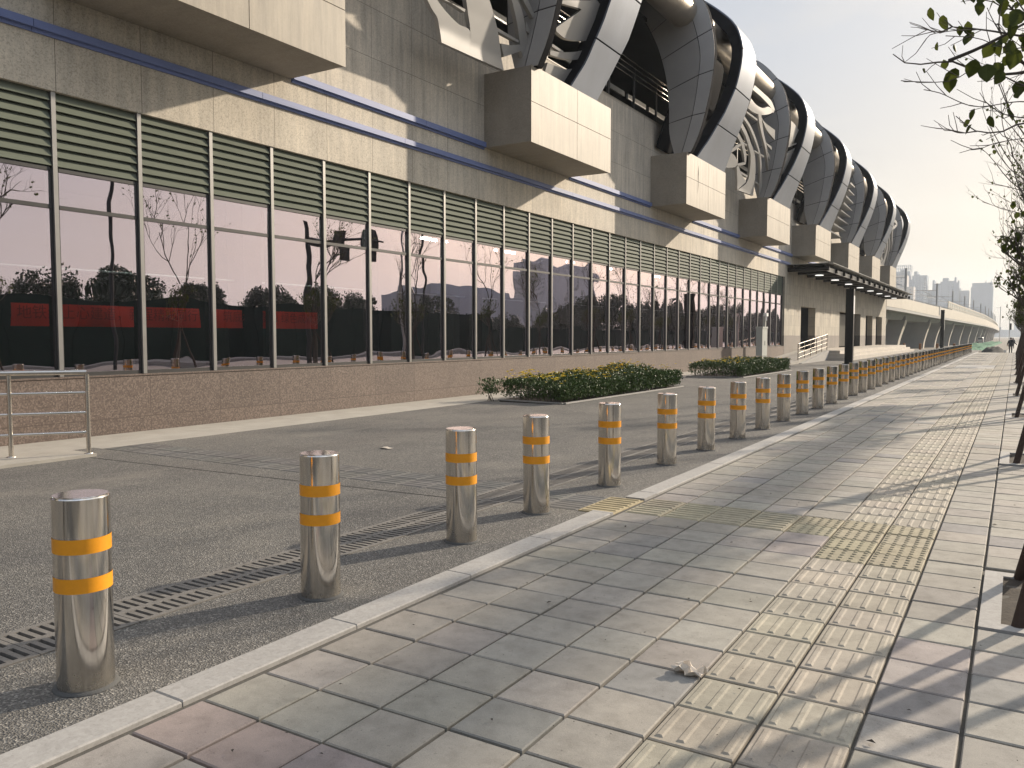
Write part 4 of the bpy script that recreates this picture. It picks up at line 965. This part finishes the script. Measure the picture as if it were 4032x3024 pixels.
for i,(x,y,lab) in enumerate(((-10.3,98,'small brown marker post below the viaduct, leftmost of four'),(-8.9,100,'brown marker post, first to the right of the platform end'),(-7.27,100.5,'brown marker post just left of the lone black post'),(-5.65,100.5,'brown marker post just right of the lone black post'))):
    m=MB(); z=zfar(y); m.tube([(x,y,z-.1),(x,y,z+1.02)],.13,10); m.lathe([(.14,0),(.145,.06),(.05,.09),(.001,.1)],(x,y,z+1.0),12); tag(m.build('marker_post',M['postorange']),lab,'marker post','brown marker posts')
# van seen from behind
vn=empty('white_van',(-9.3,292,zfar(292))); tag(vn,'pale van seen from behind, parked on the green netting','van')
m=MB(); pr=[(-.86,.35),(-.88,.9),(-.84,1.15),(-.70,1.78),(-.55,1.9),(.55,1.9),(.70,1.78),(.84,1.15),(.88,.9),(.86,.35)]
rows=[[(x*s,y,z*k+ (1-k)*.35) for x,z in pr] for y,s,k in ((-2.2,.96,.97),(-2.1,1,1),(.9,1,1),(1.4,.98,.78),(2.2,.92,.62),(2.3,.85,.55))]
m.grid(rows,True,True); m.add(rows[0],[tuple(range(10))]); m.add(rows[-1],[tuple(range(9,-1,-1))]); m.add([(-.83,-2.15,.35),(.83,-2.15,.35),(.8,2.2,.35),(-.8,2.2,.35)],[(0,3,2,1)]); m.build('body',M['carpaint'],vn)
m=MB(); m.add([(-.66,-2.235,1.2),(.66,-2.235,1.2),(.56,-2.2,1.7),(-.56,-2.2,1.7)],[(0,1,2,3)]); m.build('rear_window',M['carglass'],vn)
m=MB(); m.box(-.85,.85,-2.32,-2.2,.35,.58); m.build('bumper',M['aludark'],vn)
for x in (-.76,.76):
    for y in (-1.5,1.5):
        m=MB(); m.tube([(x-.1,y,.32),(x+.1,y,.32)],.32,16); m.build('wheel',M['tyre'],vn)
    m=MB(); m.box(x-.08,x+.08,-2.235,-2.2,.8,1.1); m.build('tail_lamp',M['signal'],vn)
# people
def person(loc,rz,h,lab,arms,stride):
    bm=bmesh.new(); s=h/1.72
    J={'pel':(0,0,.94,.135),'bel':(0,.0,1.1,.135),'ch':(0,.01,1.30,.165),'nk':(0,.0,1.48,.065),'hd0':(0,.02,1.56,.085),'hd':(0,.02,1.65,.095),
       'hl':(-.09,0,.90,.095),'kl':(-.10,stride*.5,.50,.07),'al':(-.10,-stride*.2,.09,.05),'tl':(-.11,stride*.2+.12,.05,.04),
       'hr':(.09,0,.90,.095),'kr':(.10,-stride*.3,.50,.07),'ar':(.10,-stride,.11,.05),'tr':(.11,-stride+.14,.05,.04)}
    for sd,sg in (('l',-1),('r',1)):
        e,w=arms[0 if sg<0 else 1]; J['s'+sd]=(sg*.185,0,1.40,.075); J['e'+sd]=(*e,.055); J['w'+sd]=(*w,.04); J['h'+sd+'d']=(w[0]+sg*.02,w[1]+.03,w[2]-.09,.042)
    E=[('pel','bel'),('bel','ch'),('ch','nk'),('nk','hd0'),('hd0','hd'),('pel','hl'),('hl','kl'),('kl','al'),('al','tl'),('pel','hr'),('hr','kr'),('kr','ar'),('ar','tr')]
    for sd in 'lr': E+=[('ch','s'+sd),('s'+sd,'e'+sd),('e'+sd,'w'+sd),('w'+sd,'h'+sd+'d')]
    names=list(J); me=bpy.data.meshes.new('person'); me.from_pydata([tuple(c*s for c in J[n][:3]) for n in names],[(names.index(a),names.index(b)) for a,b in E],[])
    o=bpy.data.objects.new('person',me); COL.objects.link(o)
    md=o.modifiers.new('s','SKIN'); sd=me.skin_vertices[0].data
    for i,n in enumerate(names): sd[i].radius=(J[n][3]*s,J[n][3]*s*(.8 if n in('ch','bel','pel') else 1)); 
    sd[0].use_root=True; o.modifiers.new('u','SUBSURF').levels=1; o.modifiers['u'].render_levels=1
    bpy.context.view_layer.update()
    nm_=bpy.data.meshes.new_from_object(o.evaluated_get(bpy.context.evaluated_depsgraph_get())); o.modifiers.clear(); o.data=nm_; bm.free()
    nm_.materials.clear(); nm_.materials.append(M['cloth']); nm_.materials.append(M['skin'])
    for p in nm_.polygons:
        p.use_smooth=True; c=p.center
        if (1.53*s<c.z<1.60*s) or (abs(c.x)>.2*s and c.z<w[2]*s-.03): p.material_index=1
    o.location=loc; o.rotation_euler=(0,0,rz)
    m=MB(); m.lathe([(.104*s,-.06),(.112*s,0),(.09*s,.07),(.001,.105)],(0,.0,1.655*s),14); m.build('hair',M['black'],o)
    m=MB(); rows=[[(rx*s*math.cos(a*.3927),(ry*s)*math.sin(a*.3927),z*s) for a in range(17)] for rx,ry,z in ((.22,.16,.80),(.215,.155,.95),(.205,.15,1.1),(.22,.155,1.28),(.20,.135,1.40),(.11,.09,1.46))]; m.grid(rows,True,True); m.build('jacket',M['cloth'],o)
    tag(o,lab,'person','people walking away'); return o
person((-.43,101,zfar(101)),0,1.72,'person in dark jacket and trousers walking away with one arm held out',(((-.27,-.02,1.14),(-.30,.10,.92)),((.33,.06,1.2),(.52,.12,1.02))),.16)
person((-.35,150,zfar(150)),.1,1.70,'second small distant person in dark clothes further along the path',(((-.25,.03,1.14),(-.26,.1,.92)),((.25,-.04,1.14),(.26,.06,.92))),.14)
pa=empty('bucket',(-.98,100,zfar(100))); tag(pa,'small dark bucket on the ground by the walking person','bucket')
m=MB(); m.lathe([(.12,0),(.17,.4),(.16,.4),(.11,.03)],n=16); m.build('tub',M['conc'],pa)
# traffic light
tl=empty('traffic_light',(-1.05,180,zfar(180))); tag(tl,'slim traffic signal pole at the far end of the pavement','traffic light')
m=MB(); m.tube([(0,0,-.2),(0,0,5.0)],.05,8); m.build('pole',M['conc'],tl)
m=MB(); m.box(.05,.32,-.15,.05,3.2,4.4); m.build('signal_head',M['black'],tl)
for k in range(3):
    m=MB(); m.tube([(.185,-.155,4.15-.36*k),(.185,-.24,4.15-.36*k)],.11,10); m.build('lens_hood',M['black'],tl)
for i,(x,y,h) in enumerate(((-5.5,380,13.),(-2.6,430,9.))):
    m=MB(); m.tube([(x,y,-1),(x,y,h)],.11,6); m.tube([(x,y,h-.5),(x-1.5,y,h-.3)],.06,5); tag(m.build('distant_pole',M['conc']),['taller thin grey pole in the haze past the viaduct end','shorter thin grey pole in the haze near the traffic signal'][i],'pole','thin poles in the haze')

# ------------------------------------------------------------------ towers in the haze
TK=1.7
def tower(name,lab,x0,x1,Y,H,dep,steps,wins,mat='tower',slots=(),crown=0,horns=False,fl=3.0):
    """steps: (u0,u1,h) blocks as fraction of the width; wins: u positions of window columns; slots: (u0,u1) see-through stair bays"""
    q=TK if name!='office_block' else 1.; x0,x1,Y,dep=x0*q,x1*q,Y*q,dep*q; steps=[(a,b,1.45+(h-1.45)*q) for a,b,h in steps]; wins=[(a,b*q) for a,b in wins]; crown*=q; fl*=q**.35
    o=empty(name,((x0+x1)/2,Y,0)); W=x1-x0; tag(o,lab,'tower block','hazy tower blocks'); m=MB()
    for (u0,u1,h) in steps:
        cuts=sorted([s for s in slots if s[0]>=u0 and s[1]<=u1]); a=u0
        for s in cuts:
            m.box((a-.5)*W,(s[0]-.5)*W,0,dep,-3,h); z=0
            while z<h-2: m.box((s[0]-.5)*W,(s[1]-.5)*W,0,dep,z,z+fl*.42); z+=fl
            m.box((s[0]-.5)*W,(s[1]-.5)*W,0,dep,h-2,h); a=s[1]
        m.box((a-.5)*W,(u1-.5)*W,0,dep,-3,h)
    m.build('block',M[mat],o)
    w=MB()
    for u,ww in wins:
        h=max(s[2] for s in steps if s[0]<=u<=s[1]); z=3
        while z<h-4: w.box((u-.5)*W-ww/2,(u-.5)*W+ww/2,-.12,.3,z,z+1.5); z+=fl
    if wins: w.build('window_column',M['towerwin'],o)
    if crown:
        c=MB(); h=steps[0][2]
        for k in range(9):
            u=-.5+k/8; c.box(u*W-.4,u*W+.4,0,.8,h,h+crown); c.box(u*W-.4,u*W+.4,dep-.8,dep,h,h+crown)
        for z in (h+crown*.5,h+crown): c.box(-.5*W,.5*W,0,.8,z-.5,z); c.box(-.5*W,.5*W,dep-.8,dep,z-.5,z); c.box(-.5*W,-.5*W+.8,.8,dep-.8,z-.5,z); c.box(.5*W-.8,.5*W,.8,dep-.8,z-.5,z)
        c.build('roof_frame',M[mat],o)
    if horns:
        c=MB()
        for u in (.16,.40): c.add([(u*W-1.0,2,steps[0][2]),(u*W+.6,2,steps[0][2]),(u*W+.6,2.6,steps[0][2]),(u*W-1.0,2.6,steps[0][2]),(u*W+.5,2.3,steps[0][2]+5.)],[(0,1,4),(1,2,4),(2,3,4),(3,0,4)])
        c.build('roof_fin',M[mat],o)
    return o
k=1.0
tower('apartment_tower','hazy apartment tower with an open lattice frame on its roof, tallest',-93,-80.8,800,58,14,[(0,1,58.),(.35,.62,60)],[(.12,1.2),(.3,1.2),(.55,1.2),(.8,1.2)],crown=5.6)
tower('apartment_tower','hazy brownish apartment block in front of the tallest tower',-80.5,-68.0,700,46.,14,[(0,.62,48.),(.62,1,39.)],[(.1,1.),(.3,1.),(.52,1.),(.82,1.)],'towerwarm')
tower('apartment_tower','hazy stepped apartment tower with bright stair openings on its right side',-80.7,-67.2,800,52,15,[(0,.12,50.5),(.12,.22,54.),(.22,.42,57.5),(.42,.56,55.),(.56,1.,54.)],[(.06,1.0),(.5,.8)],slots=((.26,.30),(.48,.515),(.66,.70),(.80,.93)))
tower('apartment_tower','low hazy block between the two stair tower blocks',-67.5,-62.9,810,41.5,12,[(0,1,41.5)],[(.3,.8),(.7,.8)])
tower('apartment_tower','hazy wide tower with raised crown and corner turrets at the centre of the skyline',-63,-42.6,800,47,16,[(0,.075,49.5),(.075,.3,46.5),(.3,.38,48.),(.38,.60,51.),(.60,.82,48.5),(.82,.89,51.5),(.89,.945,47),(.945,1,48.5)],[(.62,.8),(.76,.8)],slots=((.11,.135),(.285,.30),(.75,.765)))
tower('apartment_tower','plain lower hazy tower attached right of the turreted tower',-42.5,-35.4,802,40.,14,[(0,1,40.),(0,.14,42.)],[(.5,.8),(.8,.8)])
tower('office_tower','plain broad hazy office tower with two small roof fins',-33.7,-17.4,800,46,18,[(.05,.96,46.),(0,.05,42.5),(.96,1,43.)],[],horns=True)
tower('apartment_tower','faint distant tower row low on the horizon beyond the traffic signal',-22,18,1050,14,20,[(0,.2,11.),(.2,.5,8),(.5,.7,15.),(.7,1,10)],[])
# ------------------------------------------------------------------ the far side of the street (seen in the glass)
def bush_tree(seed,h,r,n,mat,leafs=.5,conic=False):
    rr=random.Random(seed); t=empty('roadside_tree'); m=MB(); m.tube([(0,0,-.3),(rr.gauss(0,.1),rr.gauss(0,.1),h*.45),(rr.gauss(0,.2),rr.gauss(0,.2),h*.85)],[.16,.11,.03],8)
    for q in range(10):
        a=rr.uniform(0,6.28); z=h*rr.uniform(.3,.7); m.tube([(0,0,z),(math.cos(a)*r*.5,math.sin(a)*r*.5,z+h*.13),(math.cos(a)*r*.85,math.sin(a)*r*.85,z+h*.22)],[.05,.03,.012],5,False)
    m.build('trunk',M['bark'],t); m=MB()
    cl=[]
    for q in range(26):
        u=rr.random(); z=h*(.10+.84*u); k=(1-u)**.7 if conic else math.sqrt(max(.05,1-(2*u-1)**2*.9)); a=rr.uniform(0,6.28); cl.append((Vector((math.cos(a)*r*k*.7,math.sin(a)*r*k*.7,z)),r*.42*rr.uniform(.7,1.2)))
    for q in range(n):
        c,cr=rr.choice(cl); v=Vector((rr.gauss(0,1),rr.gauss(0,1),rr.gauss(0,.8))).normalized()*cr*rr.random()**.33; d=Vector((rr.gauss(0,1),rr.gauss(0,1),rr.gauss(0,1))).normalized(); nn=Vector((rr.gauss(0,1),rr.gauss(0,1),rr.gauss(0,1))).normalized()
        s=d.cross(nn); 
        if s.length<.05: continue
        s=s.normalized()*leafs*.32; p=c+v; m.add([p-d*leafs*.5,p+s,p+d*leafs*.5,p-s],[(0,1,2,3)])
    m.build('crown',M[mat],t); return t
M['belt']=simple('belt_leaf',(.028,.040,.016),.6,0,.4,3)
bp=[bush_tree(3,7.5,2.7,5200,'belt',.32),bush_tree(9,6.2,3.0,5200,'belt',.32),bush_tree(17,9.0,2.2,4200,'belt',.34,True)]
bu=set(); q=0
rr=random.Random(77)
y=-40.
BL=['broad dark tree behind the far hoarding, reflected in the glass','rounded dark tree behind the far hoarding, reflected in the glass','pointed dark tree behind the far hoarding, reflected in the glass']
while y<330 and q<120:
    k=rr.choice((0,1,1,0,2)); o=bp[k] if k not in bu else copy_tree(bp[k]); bu.add(k)
    o.location=(rr.uniform(21,30),y,0); hh=rr.uniform(3.7,5.6) if y<60 else rr.uniform(2.2,3.4) if y<92 else rr.uniform(5.2,7.2); s=hh/(7.5,6.2,9.0)[k]; 
    s*=1.0
    o.scale=(max(s,.7),max(s,.7),s*rr.uniform(.9,1.1)); o.rotation_euler=(0,0,rr.uniform(0,6.28)); tag(o,BL[k],'tree','trees across the street'); y+=rr.uniform(1.6,4.6); q+=1
h=MB(); y=-30
while y<330: hh=3.4 if y<62 else 2.1; h.box(18.2,18.26,y,y+2.9,0,hh); h.box(18.16,18.3,y+2.9,y+3.0,0,hh+.1); y+=3.0
tag(h.build('site_hoarding',M['hoard']),'long dark green hoarding along the far side of the street','hoarding')
for i,(x,y,hh,w_,d_) in enumerate(((135,200,14.3,30,44),(212,403,39,24,28),(215,438,42,26,32),(170,330,10,40,40))):
    o=tower('office_block',['wide low hazy block across the street, reflected in the glass','tallest hazy tower across the street, reflected in the glass','second tall hazy tower across the street, reflected in the glass','broad hazy block set furthest back across the street'][i],x-w_/2,x+w_/2,y,hh,d_,[(0,1,hh),(.3,.6,hh+3)],[(u*.1+.05,1.6) for u in range(10)])
lp=empty('street_lamp',(2.5,31.5,0)); tag(lp,'tall curved street lamp on the road kerb, reflected in the glass','street lamp')
m=MB(); m.tube(catmull([(0,0,-.2),(0,0,5),(0,0,8),(-.25,0,8.9),(-.9,0,9.5),(-1.5,0,9.75)],24),[.09]*10+[.06]*14,10); m.build('pole',M['conc'],lp)
m=MB(); m.tube([(-1.45,0,9.73),(-1.7,0,9.8),(-2.1,0,9.8)],[.05,.12,.08],10); m.build('lamp_head',M['cabinet'],lp)
gt=empty('sign_gantry',(3.0,25.5,0)); tag(gt,'dark pole with arm carrying signs and signals, reflected in the glass','sign pole')
m=MB(); m.tube([(0,0,-.2),(0,0,6.4)],[.16,.13],12); m.tube([(0,0,5.4),(-.2,4.6,5.6)],[.09,.06],8); m.build('pole',M['frame'],gt)
for k in range(2):
    m=MB(); m.box(-.2,-.1,1.6+k*1.9,2.3+k*1.9,4.9,6.1); m.build('sign_plate',M['frame'],gt)

tb=empty('shadow_caster',(9.0,31,0)); tag(tb,'long unseen beam over the road, added to cast the soft shadow along the pavement','shadow caster')  # invented beam, out of view, added to cast the shadow band on the pavers
m=MB(); m.box(-.05,.05,-10.5,10.2,10.50,11.30); m.build('panel',M['frame'],tb)
for yy_ in (-10.5,10.2):
    m=MB(); m.tube([(0,yy_,-.2),(0,yy_,11.2)],.09,10); m.build('post',M['frame'],tb)

# ------------------------------------------------------------------ air
m=MB(); m.box(-1400,1400,-450,1950,-1.95,114); hz=m.build('haze',M['white']); hm=bpy.data.materials.new('haze_air'); hm.use_nodes=True; nt=hm.node_tree
for n in list(nt.nodes): nt.nodes.remove(n)
out=nt.nodes.new('ShaderNodeOutputMaterial'); v=nt.nodes.new('ShaderNodeVolumePrincipled'); v.inputs['Color'].default_value=(.80,.88,.98,1); v.inputs['Density'].default_value=0.00029; v.inputs['Anisotropy'].default_value=.35
nt.links.new(v.outputs[0],out.inputs['Volume']); hz.data.materials.clear(); hz.data.materials.append(hm); tag(hz,kind='stuff')

# ------------------------------------------------------------------ light, sky, camera
EL,AZ=21.9,23.9      # sun elevation; azimuth from +Y towards +X
sd=Vector((math.sin(R(AZ))*math.cos(R(EL)),math.cos(R(AZ))*math.cos(R(EL)),math.sin(R(EL))))
sl=bpy.data.lights.new('sun','SUN'); sl.energy=3.95; sl.angle=R(1.0); sl.color=(1,.86,.69)
so=bpy.data.objects.new('sun',sl); COL.objects.link(so); so.rotation_euler=sd.to_track_quat('Z','Y').to_euler(); so.location=(40,80,60)
w=bpy.data.worlds.new('World'); SC.world=w; w.use_nodes=True; nt=w.node_tree; bg=nt.nodes['Background']
sk=nt.nodes.new('ShaderNodeTexSky'); sk.sky_type='NISHITA'; sk.sun_disc=False; sk.sun_elevation=R(EL); sk.sun_rotation=R(AZ); sk.air_density=1.; sk.dust_density=5.; sk.ozone_density=1.
tc=nt.nodes.new('ShaderNodeTexCoord').outputs['Generated']
# hazy veil: pale blue overhead, cream low down and towards the sun, with soft thin cloud
def nt_map(nt,v):
    n=nt.nodes.new('ShaderNodeMapRange'); n.inputs['From Min'].default_value=-1; nt.links.new(v,n.inputs['Value']); return n.outputs[0]
dt=nt.nodes.new('ShaderNodeVectorMath'); dt.operation='DOT_PRODUCT'; dt.inputs[1].default_value=tuple(sd); nt.links.new(tc,dt.inputs[0])
sp_=nt.nodes.new('ShaderNodeSeparateXYZ'); nt.links.new(tc,sp_.inputs[0])
low=ramp(nt,sp_.outputs[2],[(.0,(1,1,1)),(.10,(.78,.78,.78)),(.30,(.2,.2,.2)),(.6,(0,0,0))])
veil=mixc(nt,sepx(nt,low),(3.3,3.66,4.3),(4.25,3.92,3.42))
cl=noise(nt,mapping(nt,tc,(1.2,1.2,4.5),(.3,.1,0)),2.2,6,.6)
veil=mixc(nt,sepx(nt,ramp(nt,cl,[(.40,(0,0,0)),(.64,(.9,.9,.9))])),veil,(4.45,4.36,4.22))
# the hazy sky is brightest round the sun and falls off behind the viewer; overhead it is raised as added fill light
glow=ramp(nt,nt_map(nt,dt.outputs['Value']),[(.0,(.36,.39,.44)),(.40,(.60,.64,.71)),(.60,(.80,.83,.88)),(.80,(.86,.87,.89)),(.90,(.86,.85,.83)),(.96,(.92,.89,.84)),(1.,(1.4,1.28,1.1))])
veil=mixc(nt,1.,veil,glow,'MULTIPLY')
zen=ramp(nt,sp_.outputs[2],[(.36,(1,1,1)),(.60,(1.75,1.73,1.70)),(1.,(1.95,1.93,1.90))])
veil=mixc(nt,1.,veil,zen,'MULTIPLY')
mixn=mixc(nt,.88,sk.outputs[0],veil); nt.links.new(mixn,bg.inputs['Color']); bg.inputs['Strength'].default_value=.106
cd=bpy.data.cameras.new('camera'); co=bpy.data.objects.new('camera',cd); COL.objects.link(co); SC.camera=co
cd.sensor_width=36; cd.lens=36*3230/4032; cd.clip_start=.05; cd.clip_end=6000
co.location=(0,0,1.45); co.rotation_euler=(R(90-3.36646),0,R(31.51586))
SC.view_settings.view_transform='Standard'; SC.view_settings.look='None'; SC.view_settings.exposure=.80; SC.view_settings.gamma=1
SC.cycles.volume_step_rate=4; SC.cycles.max_bounces=6; SC.cycles.transparent_max_bounces=8; SC.cycles.glossy_bounces=4; SC.cycles.diffuse_bounces=3; SC.cycles.volume_bounces=0
SC.cycles.use_denoising=True; SC.cycles.sample_clamp_indirect=6
